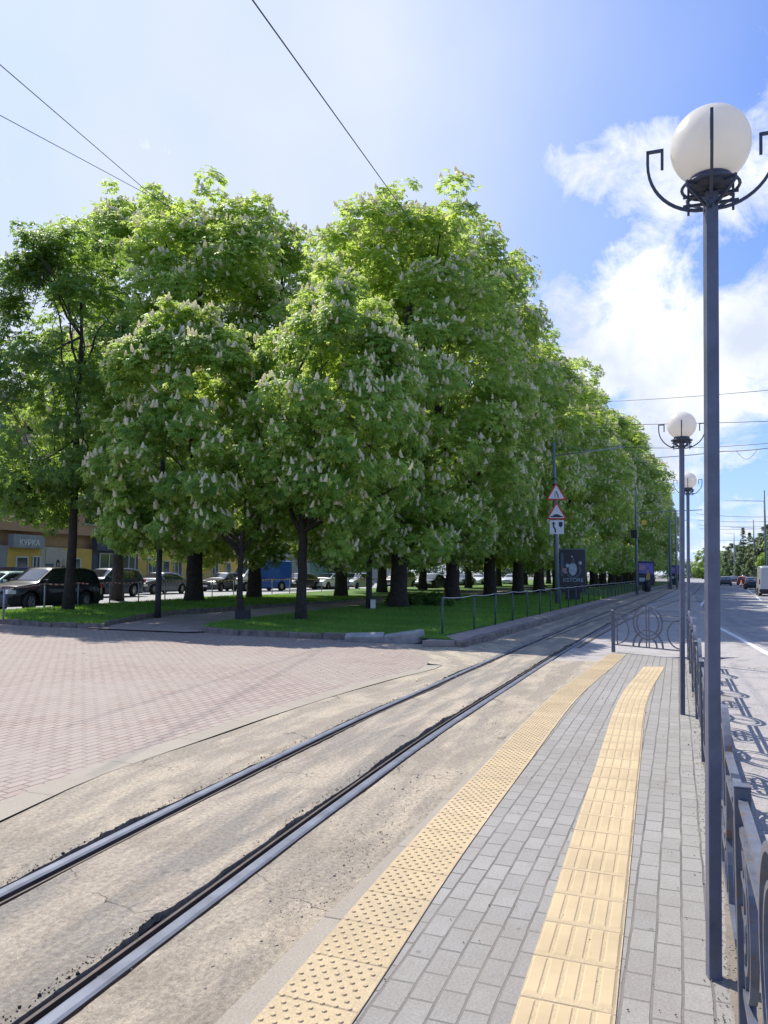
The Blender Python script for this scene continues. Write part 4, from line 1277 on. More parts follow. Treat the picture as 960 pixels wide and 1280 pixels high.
mb = MB(); mb.box((0, 0.05, zs3), (0.06, 0.07, 0.3)); mb.build('clamp', 'galv', S3)


# ------------------------------------------------------------------ advertising lightboxes
def lightbox(px, py, w, h, label, kind, rz=0.0, dist=None):
    x, y = G(px, py, 0.04) if dist is None else (AT(px, py, dist)[0], dist)
    t = empty('advertising_stand', (x, y, 0.04), rz, label, 'advertising stand', 'advertising stands at the lawn edge')
    mb = MB(); mb.box((0, 0, 0.25), (w * 0.55, 0.16, 0.5)); mb.build('plinth', 'poster_dark', t, bevel=0.01)
    mb = MB(); mb.box((0, 0, 0.5 + h / 2), (w, 0.22, h)); mb.build('housing', 'poster_dark', t, bevel=0.015)
    mb = MB(); mb.box((0, 0, 0.5 + h + 0.035), (w + 0.06, 0.27, 0.065)); mb.build('cornice', 'pole_paint', t, bevel=0.01)
    pw, ph = w - 0.16, h - 0.30; z0 = 0.5 + h / 2
    mb = MB(); mb.box((0, -0.112, z0), (pw, 0.006, ph)); po = mb.build('poster', 'poster_dark' if kind == 0 else 'poster_violet', t)
    if kind == 0:
        def blobp(name, pts, mat, dy):
            m_ = MB(); flat(m_, pts, -0.116 - dy, 0.002); m_.build(name, mat, po)
        def el(cx_, cz_, rx, rz_, n=18): return [(cx_ + rx * math.cos(2 * PI * k / n), z0 + cz_ + rz_ * math.sin(2 * PI * k / n)) for k in range(n)]
        blobp('picture', [(-pw / 2, z0 + ph / 2 - .02), (-pw / 2 + 0.15, z0 + ph / 2 - .02), (-pw / 2 + 0.15, z0 + .1), (-pw / 2 + .1, z0 - 0.3), (-pw / 2, z0 - 0.3)], 'poster_mid', 0)
        arc = [(0.05 + 0.42 * math.cos(a), z0 + 0.02 + 0.42 * math.sin(a)) for a in np.linspace(-2.9, 0.6, 20)] + [(0.05 + 0.33 * math.cos(a), z0 + 0.04 + 0.36 * math.sin(a)) for a in np.linspace(0.6, -2.9, 20)]
        blobp('picture', arc, 'poster_mid', 0.001)
        blobp('picture', el(0.02, 0.10, 0.22, 0.36), 'poster_light', 0.002)
        blobp('picture', [(-0.04, z0 + 0.4), (0.10, z0 + 0.4), (0.08, z0 + 0.72), (0.0, z0 + 0.72)], 'poster_mid', 0.003)
        blobp('picture', el(-0.27, 0.30, 0.10, 0.11), 'poster_light', 0.003)
        blobp('picture', el(0.42, 0.45, 0.09, 0.10), 'poster_light', 0.003)
        blobp('picture', el(-0.02, 0.80, 0.05, 0.05), 'poster_light', 0.003)
        blobp('picture', [(-0.56, z0 + 0.16), (-0.32, z0 + 0.16), (-0.30, z0 - 0.12), (-0.42, z0 - 0.16), (-0.56, z0 + 0.0)], 'poster_pink', 0.003)
        vs, fs = text_mesh('XSTORE', 0.30, 0.002); m_ = MB(); m_.add([(x_ * 1.02 + 0.02, -0.120 + y_, z_ + z0 - 0.60) for x_, y_, z_ in vs], fs); m_.build('lettering', 'poster_light', po)
    else:
        def blobp(pts, mat, dy):
            m_ = MB(); flat(m_, pts, -0.116 - dy, 0.002); m_.build('picture', mat, po)
        blobp([(-pw / 2, z0 - ph / 2), (pw / 2, z0 - ph / 2), (pw / 2, z0 - 0.1), (-pw / 2, z0 + 0.05)], 'poster_dark', 0)
        blobp([(-0.05, z0 - 0.6), (0.33, z0 - 0.6), (0.36, z0 - 0.05), (0.2, z0 + 0.15), (0.05, z0 + 0.05)], 'poster_gold', 0.001)
        blobp([(0.05, z0 + 0.1), (0.25, z0 + 0.1), (0.25, z0 + 0.35), (0.05, z0 + 0.35)], 'poster_pink', 0.002)
        blobp([(-pw / 2 + 0.03, z0 - 0.75), (-0.12, z0 - 0.75), (-0.12, z0 - 0.4), (-pw / 2 + 0.03, z0 - 0.4)], 'poster_light', 0.001)
        blobp([(-pw / 2 + 0.02, z0 + 0.3), (-0.1, z0 + 0.35), (-0.05, z0 + 0.75), (-pw / 2 + 0.1, z0 + 0.8)], 'poster_pink', 0.001)
    return t


lightbox(716, 738, 1.42, 2.35, 'black advertising stand behind the sign pole with a pale figure and the word XSTORE', 0, rz=-0.30, dist=43)
lightbox(808, 733, 1.45, 2.2, 'violet and gold poster stand beside the dark bin, nearer of the two alike', 1, rz=-0.34, dist=72)
lightbox(844, 731, 1.45, 2.3, 'smaller violet and gold poster stand far along the track, left of the lamp poles', 1, rz=-0.36, dist=112)


# ------------------------------------------------------------------ further poles
def mast(px, Y, h, label, arm=None, r=0.10, box=False, mat='pole_paint'):
    x = AT(px, 720, Y)[0]
    t = empty('overhead_pole', (x, Y, 0.0), -SD, label, 'pole')
    mb = MB(); mb.tube([(0, 0, -0.2), (0, 0, h * .5), (0, 0, h)], [r * 1.15, r, r * 0.7], 10); mb.build('mast', mat, t, True)
    if arm:
        mb = MB(); mb.tube([(0, 0, arm[1]), (arm[0], 0, arm[1] + 0.15)], 0.035, 6); mb.build('bracket_arm', 'galv', t, True)
    if box:
        mb = MB(); mb.box((0, -0.16, h * 0.56), (0.5, 0.3, 0.65)); mb.build('control_box', 'bin_dark', t, bevel=0.01)
    return t


mast(796, 60, 8.4, 'grey pole with a dark box on it, beside the violet poster stand', (4.8, 6.35), box=False)
t = empty('control_cabinet', (AT(792, 668, 59.8)[0], 59.7, AT(792, 668, 59.7)[2]), -SD, 'dark box mounted high on the pole beside the violet poster stand', 'box')
mb = MB(); mb.box((0, 0, 0), (0.45, 0.28, 0.6)); mb.build('housing', 'bin_dark', t, bevel=0.01)
mb = MB(); mb.box((0, 0, 0.32), (0.5, 0.33, 0.03)); mb.build('lid', 'bin_dark', t)
q = AT(805, 653, 60)
t = empty('hanging_sign', q, -SD * .5, 'small yellow square sign hanging from the pole arm in front of the trees', 'sign')
mb = MB(); mb.box((0, 0, 0), (0.36, 0.04, 0.36)); mb.build('plate', 'box_yellow', t, bevel=0.01)
mb = MB(); mb.box((0, -0.023, 0), (0.14, 0.004, 0.2)); mb.build('symbol', 'shop_yellow', t)
mb = MB(); mb.tube([(0, 0, .18), (0, 0, .5)], .012, 5); mb.build('hanger', 'galv', t)
mast(838, 85, 8.0, 'thick grey pole between the two far poster stands', (2.0, 7.4), 0.14)
mast(846, 95, 9.5, 'pale slender pole just right of the thick grey one between the poster stands', None, 0.13, mat='galv')
mast(835, 88, 4.3, 'thin short post close behind the thick grey pole', None, 0.06)

# a rough tent-like red roof and a grey hedge wall at the end of the lawn
t = empty('small_pavilion', (AT(808, 726, 92)[0], 92, 0.0), -0.3, 'small pavilion with a white and dark red sloping roof at the end of the lawn', 'pavilion')
mb = MB(); mb.prism([(-1.1, 0.5), (1.0, 0.5), (1.0, 1.0), (0.75, 1.9)], 0, 1.6, Matrix(((1, 0, 0, 0), (0, 0, 1, 0), (0, 1, 0, 0), (0, 0, 0, 1)))); mb.build('roof', 'red_roof', t)
mb = MB(); mb.tube([(-1.15, -0.03, 0.5), (0.75, -0.03, 2.0), (1.05, -0.03, 0.95)], 0.1, 6); mb.build('ridge', 'sign_white', t)

# ------------------------------------------------------------------ cars
def interp(x, pts):
    return float(np.interp(x, [p[0] for p in pts], [p[1] for p in pts]))


CARS = {
    # L, W, H, wheel r, wheel positions, top profile, belt, cabin (ws base, roof start, roof end, rear base)
    'suv': dict(L=4.5, W=1.84, H=1.70, wr=0.36, wx=(1.32, -1.30), top=[(-2.25, 0.62), (-2.22, 0.98), (-2.12, 1.12), (-1.85, 1.60), (-1.4, 1.68), (-0.3, 1.70), (0.25, 1.66), (1.02, 1.13), (1.15, 1.08), (1.9, 0.98), (2.15, 0.86), (2.25, 0.62)], belt=1.08, ws=(1.0, 0.33), rw=(-1.92, -2.13), sw=(0.85, -1.85)),
    'sedan': dict(L=4.5, W=1.76, H=1.45, wr=0.32, wx=(1.38, -1.28), top=[(-2.25, 0.58), (-2.2, 0.88), (-2.0, 0.98), (-1.65, 1.0), (-0.95, 1.38), (-0.4, 1.45), (0.2, 1.43), (1.0, 1.02), (1.15, 0.97), (1.9, 0.85), (2.15, 0.72), (2.25, 0.52)], belt=0.94, ws=(0.97, 0.27), rw=(-1.05, -1.6), sw=(0.82, -1.35)),
    'hatch': dict(L=4.0, W=1.70, H=1.48, wr=0.30, wx=(1.22, -1.22), top=[(-2.0, 0.6), (-1.96, 0.92), (-1.9, 1.02), (-1.55, 1.40), (-1.0, 1.47), (-0.1, 1.48), (0.25, 1.44), (0.95, 1.02), (1.1, 0.97), (1.7, 0.84), (1.92, 0.7), (2.0, 0.5)], belt=0.95, ws=(0.93, 0.3), rw=(-1.6, -1.9), sw=(0.8, -1.5)),
    'van': dict(L=5.4, W=1.95, H=2.45, wr=0.35, wx=(1.75, -1.55), top=[(-2.7, 0.6), (-2.68, 2.3), (-2.55, 2.42), (-0.5, 2.45), (0.9, 2.40), (1.25, 2.2), (1.95, 1.25), (2.1, 1.18), (2.55, 1.0), (2.7, 0.55)], belt=1.2, ws=(1.9, 1.3), rw=None, sw=(1.65, 0.75)),
}


def car_maker(kind, paint_, cabin_paint=None, full=True):
    K = CARS[kind]; hl = K['L'] / 2; hw = K['W'] / 2; belt = K['belt']; wr = K['wr']

    def topz(x): return interp(x, K['top'])
    def width(x):
        e = abs(x) / hl
        return hw * (1 - 0.10 * e**4 - 0.10 * max(0, e - 0.9) / 0.1)

    def bottom(x):
        z = 0.24 + 0.08 * max(0, abs(x) / hl - 0.85) / 0.15
        for w in K['wx']:
            d = abs(x - w)
            if d < wr * 1.16: z = max(z, wr + math.sqrt((wr * 1.16)**2 - d * d) * 1.0)
        return z

    def sec(x):
        zt = topz(x); w = width(x); zb = bottom(x); bl = min(belt, zt - 0.06)
        mid = max(zb + 0.02, min(0.62, bl - 0.05)); 
        roofw = w * (1 - 0.21 * max(0, zt - bl) / (K['H'] - belt + 0.01)) if kind != 'van' else w * (1 - 0.08 * max(0, zt - bl) / (K['H'] - belt))
        pts = [(w * 0.96, zb), (w, mid), (w * 0.985, (mid + bl) / 2), (w * 0.965, bl), (w * 0.94 * 0.5 + roofw * 0.5, bl + (zt - bl) * 0.55), (roofw * 0.985, zt - min(0.06, (zt - bl) * .5)), (roofw * 0.9, zt - 0.012), (roofw * 0.5, zt + 0.008), (0, zt + 0.012)]
        return pts

    def surf(x, t):
        """t 0..1 from belt to roof edge on the side"""
        p = sec(x); a, b, c = p[3], p[4], p[5]
        if t < 0.55: q = t / 0.55; return (a[0] + (b[0] - a[0]) * q, a[1] + (b[1] - a[1]) * q)
        q = (t - 0.55) / 0.45; return (b[0] + (c[0] - b[0]) * q, b[1] + (c[1] - b[1]) * q)

    xs = sorted(set([round(x, 3) for x in np.linspace(-hl, hl, 46)] + [p[0] for p in K['top']] + [round(w + s_ * wr * 1.16, 3) for w in K['wx'] for s_ in (-1, 1)]))
    parts = {}
    mb = MB(); rings = []
    for x in xs:
        p = sec(x); ring = [(x, y, z) for y, z in p] + [(x, -y, z) for y, z in p[-2::-1]]
        rings.append(ring)
    n = len(rings[0]); vs = [v for r_ in rings for v in r_]
    fs = [(i * n + k, i * n + k + 1, (i + 1) * n + k + 1, (i + 1) * n + k) for i in range(len(xs) - 1) for k in range(n - 1)]
    fs += [tuple(range(n)), tuple((len(xs) - 1) * n + k for k in range(n))[::-1]]
    mb.add(vs, fs)
    for i in range(len(xs) - 1):
        for k in range(n - 1):
            q = i * (n - 1) + k
            if cabin_paint and (xs[i] > 0.6 or False): mb.mi[q] = 1
    parts['body'] = (mb, [paint_] + ([cabin_paint] if cabin_paint else []), True)
    # underbody
    ub = MB(); ub.box((0, 0, 0.33), (K['L'] * 0.94, K['W'] * 0.82, 0.3)); parts['underbody'] = (ub, 'trim_black', False)
    # side windows
    win = []
    x1, x0 = K['sw']
    cuts = {'suv': [-0.95, -0.05], 'sedan': [-0.35], 'hatch': [-0.3], 'van': []}[kind]
    edges = [x0] + cuts + [x1]
    for s_ in (1, -1):
        for a, b in zip(edges[:-1], edges[1:]):
            w_ = MB(); g_ = []
            nx_, nt_ = 8, 4
            for i in range(nx_ + 1):
                x = a + 0.03 + (b - a - 0.06) * i / nx_
                for j in range(nt_ + 1):
                    t_ = 0.08 + 0.80 * j / nt_
                    xx = x
                    zt = topz(xx)
                    y, z = surf(xx, t_) if zt > belt + 0.12 else surf(xx, t_)
                    g_.append((xx, s_ * (y + 0.004), max(z, belt + 0.02)))
            m_ = nt_ + 1
            w_.add(g_, [(i * m_ + j, (i + 1) * m_ + j, (i + 1) * m_ + j + 1, i * m_ + j + 1) if s_ < 0 else (i * m_ + j, i * m_ + j + 1, (i + 1) * m_ + j + 1, (i + 1) * m_ + j) for i in range(nx_) for j in range(nt_)])
            win.append(w_)
    # windscreen & rear window
    for rng, nm in ((K['ws'], 'windscreen'), (K['rw'], 'rear_window')):
        if rng is None: continue
        w_ = MB(); g_ = []
        for i in range(7):
            x = rng[0] + (rng[1] - rng[0]) * (0.06 + 0.88 * i / 6)
            zt = topz(x); p = sec(x); ww = p[6][0] * 0.97
            for j in range(9):
                f = -1 + 2 * j / 8
                g_.append((x + (0.012 if nm == 'windscreen' else -0.012), f * ww, zt + 0.018 - 0.02 * abs(f)**3))
        w_.add(g_, [(i * 9 + j, i * 9 + j + 1, (i + 1) * 9 + j + 1, (i + 1) * 9 + j) if nm == 'windscreen' else (i * 9 + j, (i + 1) * 9 + j, (i + 1) * 9 + j + 1, i * 9 + j + 1) for i in range(6) for j in range(8)])
        parts[nm] = (w_, 'glass_dark', True)
    if kind == 'van':
        w_ = MB(); w_.box((-hl - 0.012, 0, 1.3), (0.02, 0.02, 2.0)); parts['door_seam'] = (w_, 'trim_black', False)
    # bumpers etc.
    fb = MB(); fb.box((hl - 0.09, 0, 0.42), (0.26, K['W'] * 0.92, 0.24)); parts['front_bumper'] = (fb, 'trim_black' if kind in ('suv', 'van') else paint_, 0.05)
    rb = MB(); rb.box((-hl + 0.08, 0, 0.45), (0.24, K['W'] * 0.92, 0.26)); parts['rear_bumper'] = (rb, 'trim_black' if kind in ('suv', 'van') else paint_, 0.05)
    zl = topz(hl - 0.12) - 0.12
    gr = MB(); gr.box((hl - 0.02, 0, zl - 0.03), (0.06, K['W'] * 0.42, 0.14)); parts['grille'] = (gr, 'trim_black', 0.01)
    pt = MB(); pt.box((hl + 0.05, 0, 0.43), (0.012, 0.5, 0.11)); parts['number_plate'] = (pt, 'plate', False)
    lights = []
    for s_ in (1, -1):
        h_ = MB(); h_.box((hl - 0.17, s_ * K['W'] * 0.375, zl + 0.0), (0.34, 0.30, 0.16), rz=-s_ * 0.25); lights.append(('headlight', h_, 'headlamp'))
        if kind == 'van':
            h_ = MB(); h_.box((-hl - 0.005, s_ * K['W'] * 0.455, 1.15), (0.05, 0.10, 0.42)); lights.append(('tail_light', h_, 'taillamp'))
        else:
            zr = topz(-hl + 0.1) - 0.14
            h_ = MB(); h_.box((-hl + 0.06, s_ * K['W'] * 0.40, zr), (0.2, 0.24, 0.18), rz=s_ * 0.2); lights.append(('tail_light', h_, 'taillamp'))
    mirrors = []
    for s_ in (1, -1):
        h_ = MB(); xm = K['ws'][0] - 0.28; h_.box((xm, s_ * (hw + 0.08), belt + 0.08), (0.12, 0.2, 0.13)); mirrors.append(h_)
    handles = []
    if full:
        for s_ in (1, -1):
            for xx in ((0.1, -0.85) if kind in ('suv', 'sedan') else (0.0,)):
                h_ = MB(); h_.box((xx, s_ * (hw * 0.985 + 0.008), belt - 0.10), (0.18, 0.025, 0.03)); handles.append(h_)
    meshes = []

    def bake(nm, mb_, mats, sm):
        o_ = mb_.build(nm, mats, None, sm is True, bevel=sm if isinstance(sm, float) else 0)
        if nm == 'body' or nm == 'windscreen' or nm == 'rear_window':
            bm = bmesh.new(); bm.from_mesh(o_.data); bmesh.ops.recalc_face_normals(bm, faces=bm.faces)
            if nm == 'body':
                for e in bm.edges:
                    if len(e.link_faces) == 2 and e.calc_face_angle(0) > 0.75: e.smooth = False
            bm.to_mesh(o_.data); bm.free()
        me = o_.data; bpy.data.objects.remove(o_); return me
    for nm, (mb_, mats, sm) in parts.items(): meshes.append((nm, bake(nm, mb_, mats, sm)))
    for w_ in win: meshes.append(('side_window', bake('side_window', w_, 'glass_dark', True)))
    for nm, h_, mt in lights: meshes.append((nm, bake(nm, h_, mt, 0.03)))
    for h_ in mirrors: meshes.append(('mirror', bake('mirror', h_, paint_, 0.03)))
    for h_ in handles: meshes.append(('handle', bake('handle', h_, 'trim_black', 0.008)))
    # wheel
    wt = MB(); prof = [(wr * 0.62, -0.10), (wr * 0.9, -0.11), (wr, -0.085), (wr, 0.085), (wr * 0.9, 0.11), (wr * 0.62, 0.10)]
    wt.lathe(prof, n=24); tyre = bake('tyre', wt, 'black_rubber', True)
    rm = MB(); rm.lathe([(0.0, 0.055), (wr * 0.12, 0.07), (wr * 0.14, 0.05)], n=10)
    for k in range(5):
        a = 2 * PI * k / 5
        rm.box((wr * 0.34 * math.cos(a), wr * 0.34 * math.sin(a), 0.055), (wr * 0.62, wr * 0.17, 0.03), rz=a)
    rm.lathe([(wr * 0.63, -0.09), (wr * 0.63, 0.09), (wr * 0.56, 0.085), (wr * 0.55, 0.0), (0, -0.02)], n=24)
    rim = bake('rim', rm, 'alloy', False)
    return dict(meshes=meshes, tyre=tyre, rim=rim, K=K)


def place_car(proto, x, y, heading, label, group, name='parked_car', z=-0.078, cat='car'):
    t = empty(name, (x, y, z), heading, label, cat, group)
    for nm, me in proto['meshes']:
        o_ = bpy.data.objects.new(nm, me); COL.objects.link(o_); o_.parent = t
    K = proto['K']
    for wx in K['wx']:
        for s_ in (1, -1):
            w = bpy.data.objects.new('wheel', proto['tyre']); COL.objects.link(w); w.parent = t
            w.location = (wx, s_ * (K['W'] / 2 - 0.12), K['wr']); w.rotation_euler = (-s_ * PI / 2, 0, 0.3)
            r_ = bpy.data.objects.new('rim', proto['rim']); COL.objects.link(r_); r_.parent = w
    return t


rdir = math.atan2(1.0, 0.29)            # left road direction (away)
HT = rdir + PI                            # heading towards the camera
GL = 'cars on the road left of the lawn'
c_suv_b = car_maker('suv', 'paint_black'); c_suv_n = car_maker('suv', 'paint_navy')
c_sed_s = car_maker('sedan', 'paint_slate'); c_sed_d = car_maker('sedan', 'paint_darkgrey'); c_sil = car_maker('hatch', 'paint_silver')
c_grn = car_maker('hatch', 'paint_green'); c_red = car_maker('hatch', 'paint_red'); c_sedb = car_maker('sedan', 'paint_black')
c_van = car_maker('van', 'paint_blue', 'paint_white'); c_vanw = car_maker('van', 'paint_silver'); c_wht = car_maker('sedan', 'paint_white'); c_chp = car_maker('suv', 'paint_champagne')


def car_at(proto, px, Y, label, heading=HT - 0.2, group=GL, **kw):
    x = AT(px, 715, Y)[0]
    return place_car(proto, x, Y, heading, label, group, **kw)


car_at(c_suv_b, 57, 31.2, 'black off-road car half hidden by the trunk at the left edge')
car_at(c_suv_n, 134, 45.5, 'dark blue off-road car right behind the black one, under the shop with the ЕЛЕГАНТ sign')
car_at(c_sed_s, 200, 52.0, 'grey-blue saloon between the two dark posts, pale bonnet, in front of the yellow shopfront')
car_at(c_sed_d, 281, 60.0, 'dark saloon just right of the thick trunk, ahead of the blue van')
car_at(c_van, 324, 62, 'blue cargo van with a white cab seen between two trunks', HT - 0.55, name='parked_van', cat='van')
car_at(c_grn, 6, 37.0, 'pale green hatchback behind the bonnet of the black off-road car')
car_at(c_suv_n, 14, 47.0, 'dark car farthest back at the left edge, beyond the pale green hatchback')
car_at(c_sedb, 376, 67.0, 'black saloon behind the rounded chestnut trunk')
car_at(c_sil, 446, 72.0, 'silver hatchback seen right of the dark lawn lamp post trunk')
car_at(c_wht, 411, 70.0, 'white saloon behind the cross-path trunks, left of the silver hatchback')
car_at(c_chp, 500, 78.0, 'champagne off-road car seen right of the nearest track-side trunk')
car_at(c_sedb, 540, 74.0, 'black saloon driving beyond the lawn, centre of the trunks')
car_at(c_sil, 538, 84.0, 'silver hatchback parked behind the central black saloon')
car_at(c_sed_s, 578, 90.0, 'grey-blue saloon seen far off between the track-side trunks')
car_at(c_wht, 600, 96.0, 'white saloon seen far off beside the third track-side trunk')
car_at(c_sil, 640, 104.0, 'silver hatchback farthest of those seen through the trunks')
car_at(c_wht, 562, 98.0, 'white saloon seen beyond the second track-side trunk')

GR = 'cars far along the right road'
RD = math.atan2(1.0, 0.44)
def car_r(proto, px, Y, label, heading=RD, **kw): return place_car(proto, AT(px, 715, Y)[0], Y, heading, label, GR, name=kw.get('name', 'car_on_road'), z=-0.1, cat=kw.get('cat', 'car'))
car_r(c_vanw, 962, 64, 'white-silver delivery van seen from behind at the right edge', name='delivery_van', cat='van')
car_r(c_sedb, 940, 92, 'black car just ahead of the silver delivery van')
car_r(c_red, 928, 128, 'red hatchback in the middle of the far road')
car_r(c_sed_d, 906.5, 122, 'dark grey saloon in the left lane of the far road, beside the near lamp pole')
car_r(c_sed_s, 917, 165, 'grey-blue saloon farther back, between the dark saloon and the red hatchback')
car_r(c_suv_b, 933, 150, 'black off-road car behind the red hatchback')
x_, y_ = G(926.8, 733, -.1)
t = empty('traffic_cone', (x_, y_, -0.1), 0, 'small orange traffic marker standing on the lane line of the far road', 'traffic cone')
mb = MB(); mb.lathe([(0.2, 0.03), (0.17, 0.05), (0.05, 0.9), (0.0, 0.92)], n=12); mb.build('cone', 'cone_orange', t, True)
mb = MB(); mb.box((0, 0, 0.02), (0.5, 0.5, 0.04)); mb.build('base', 'black_rubber', t)
mb = MB(); mb.lathe([(0.142, 0.3), (0.112, 0.5)], n=12); mb.build('stripe', 'sign_white', t, True)

# ------------------------------------------------------------------ buildings on the left
def facade(name, p0, ang, nb, bw, floors, fh, gz, wallmat, label, depth=12, winw=1.5, winh=1.5, sill=0.9, balcony=(), blue=()):
    """long wall running +X local, facing -Y local; upper storeys with recessed windows"""
    t = empty(name, (p0[0], p0[1], -0.1), ang, label, 'building')
    L = nb * bw; H = gz + floors * fh
    mb = MB(); uvs = []
    # shell pieces round the openings
    for f in range(floors):
        z0 = gz + f * fh
        mb.box((L / 2, 0.2, z0 + sill / 2), (L, 0.4, sill))
        mb.box((L / 2, 0.2, z0 + (sill + winh + fh) / 2), (L, 0.4, fh - sill - winh))
        for b in range(nb + 1):
            x0 = b * bw - (bw - winw) / 2; x1 = b * bw + (bw - winw) / 2
            x0 = max(0, x0); x1 = min(L, x1)
            mb.box(((x0 + x1) / 2, 0.2, z0 + sill + winh / 2), (x1 - x0, 0.4, winh))
    mb.box((L / 2, depth / 2 + 0.5, H / 2), (L, depth, H))
    mb.uv = [(v[0] if abs(v[1]) < 0.5 else v[0] + v[1], v[2]) for v in mb.v]
    mb.build('wall', wallmat, t)
    mb = MB(); mb.box((L / 2, depth / 2, H + 0.2), (L + 0.8, depth + 1.6, 0.4)); mb.build('roof', 'shop_grey', t)
    for f in range(floors):
        for b in range(nb):
            xc = (b + 0.5) * bw; zc = gz + f * fh + sill + winh / 2
            fr = MB()
            for dx in (-winw / 2 + 0.04, 0.12, winw / 2 - 0.04): fr.box((xc + dx, 0.14, zc), (0.07, 0.08, winh - 0.002))
            for dz in (-winh / 2 + 0.04, winh / 2 - 0.04): fr.box((xc, 0.137, zc + dz), (winw - 0.002, 0.07, 0.07))
            fr.box((xc, -0.03, zc - winh / 2 - 0.02), (winw + 0.15, 0.16, 0.04))
            w = fr.build('window', 'win_frame', t)
            pn = MB(); pn.box((xc, 0.19, zc), (winw - 0.02, 0.02, winh - 0.02)); pn.build('pane', 'glass_dark', w)
            if (f, b) in balcony or (b % 4 == 1 and f > 0):
                bl = MB(); bl.box((xc, -0.5, zc - winh / 2 - 0.5), (winw + 1.2, 1.0, 0.95)); bl.box((xc, -0.52, zc - winh / 2 - 1.02), (winw + 1.3, 1.06, 0.1))
                bo = bl.build('balcony', 'shop_blue' if (f, b) in blue else ('shop_cream' if (f + b) % 2 else 'stone_grey'), t, bevel=0.01)
                gl_ = MB()
                for dx in np.linspace(-winw / 2 - 0.55, winw / 2 + 0.55, 5): gl_.box((xc + dx, -0.97, zc + 0.62 - 0.2), (0.06, 0.05, 1.3))
                gl_.box((xc, -0.98, zc + 1.08), (winw + 1.2, 0.08, 0.07)); gl_.build('frame', 'win_frame', bo)
                g2 = MB(); g2.box((xc, -0.93, zc + 0.42), (winw + 1.1, 0.02, 1.28)); g2.build('pane', 'glass_dark', bo)
    return t, L, H


fa = math.atan2(1, 0.30)
P0 = (-26 - 0.30 * 17, 55 - 17)
def sx(px):
    """distance along the facade where the pixel column meets it"""
    d = ray(px, 700); dx, dy = math.cos(fa), math.sin(fa)
    # P0 + s*(dx,dy) = t*(d.x,d.y)
    det = dx * (-d.y) + d.x * dy
    s_ = ((-P0[0]) * (-d.y) + d.x * (-P0[1])) / det
    return s_


BB = int(sx(80) / 3.4)
apt, L1, H1 = facade('apartment_building', P0, fa, 15, 3.4, 3, 3.0, 4.3, 'brick_wall', 'tan brick apartment block with shops below, seen through the left-edge tree', winw=1.7, blue=((1, BB),), balcony=((1, BB),))
# ground floor shopfronts (parts of the block)
def shop(x0, x1, wallm, sign=None, signm='shop_grey', signz=3.45, txtm='sign_white', txt_size=0.6, sub=None, windows=(), doors=()):
    w = x1 - x0
    mb = MB(); mb.box(((x0 + x1) / 2, -0.06, 1.62), (w - 0.03, 0.30, 3.2)); wl_ = mb.build('shopfront', wallm, apt)
    for (a, b, z0, z1) in windows:
        f = MB(); xc = (a + b) / 2; 
        for dx in (a + 0.05, b - 0.05, xc): f.box((dx, -0.25, (z0 + z1) / 2), (0.09, 0.1, z1 - z0))
        for zz_ in (z0, z1): f.box((xc, -0.247, zz_), (b - a + .05, 0.1, 0.09))
        wo_ = f.build('window', 'win_frame', apt); p_ = MB(); p_.box((xc, -0.225, (z0 + z1) / 2), (b - a, 0.02, z1 - z0)); p_.build('pane', 'glass_shop', wo_)
    for (a, b) in doors:
        f = MB(); f.box(((a + b) / 2, -0.24, 1.25), (b - a, 0.08, 2.3)); d_ = f.build('door', 'glass_shop', apt)
        f = MB()
        for xx in (a, b): f.box((xx, -0.27, 1.25), (0.09, 0.1, 2.4))
        f.box(((a + b) / 2, -0.268, 2.43), (b - a, 0.1, 0.1)); f.build('frame', 'win_frame', d_)
    if sign:
        mb = MB(); mb.box(((x0 + x1) / 2, -0.36, signz), (w - 0.2, 0.5, 0.95)); so = mb.build('shop_sign', signm, apt, bevel=0.02)
        vs, fs = text_mesh(sign, txt_size, 0.02); m_ = MB(); m_.add([(x_ + (x0 + x1) / 2, y_ - 0.64, z_ + signz - 0.30) for x_, y_, z_ in vs], fs); m_.build('lettering', txtm, so)
        if sub:
            vs, fs = text_mesh(sub, 0.20, 0.015); m_ = MB(); m_.add([(x_ + (x0 + x1) / 2, y_ - 0.64, z_ + signz + 0.24) for x_, y_, z_ in vs], fs); m_.build('lettering', txtm, so)


X = [sx(p) for p in (-60, 3, 30, 76, 112, 160, 200, 250, 300, 352)]
shop(X[0], X[1] + 0.2, 'shop_grey')
shop(X[1] + 0.2, X[2] + 1.4, 'shop_yellow', 'КУРКА', 'shop_grey', 3.55, sub='НАША РЯБА' if False else None, windows=((X[1] + 2.6, X[1] + 3.4, 1.0, 2.5),), doors=((X[1] + 1.0, X[1] + 2.1),), txt_size=0.62)
shop(X[2] + 1.4, X[3], 'shop_cream')
shop(X[3], X[4], 'shop_yellow', windows=(), doors=((X[3] + 0.8, X[3] + 1.9),))
shop(X[4], X[5] + 1.2, 'shop_dark', 'ЕЛЕГАНТ', 'shop_dark', 3.6, windows=((X[4] + 0.9, X[4] + 3.4, 0.7, 2.9), (X[4] + 3.9, X[5] + 0.7, 0.7, 2.9)), txt_size=0.80)
shop(X[5] + 1.2, X[7], 'shop_yellow', windows=((X[5] + 2.6, X[5] + 4.0, 0.9, 2.6), (X[5] + 7, X[5] + 8.4, .9, 2.6)), doors=((X[5] + 5.0, X[5] + 6.1),))
shop(X[7], L1, 'shop_yellow', windows=((X[7] + 2, X[7] + 3.4, 0.9, 2.6),), doors=((X[7] + 5.0, X[7] + 6.1),))
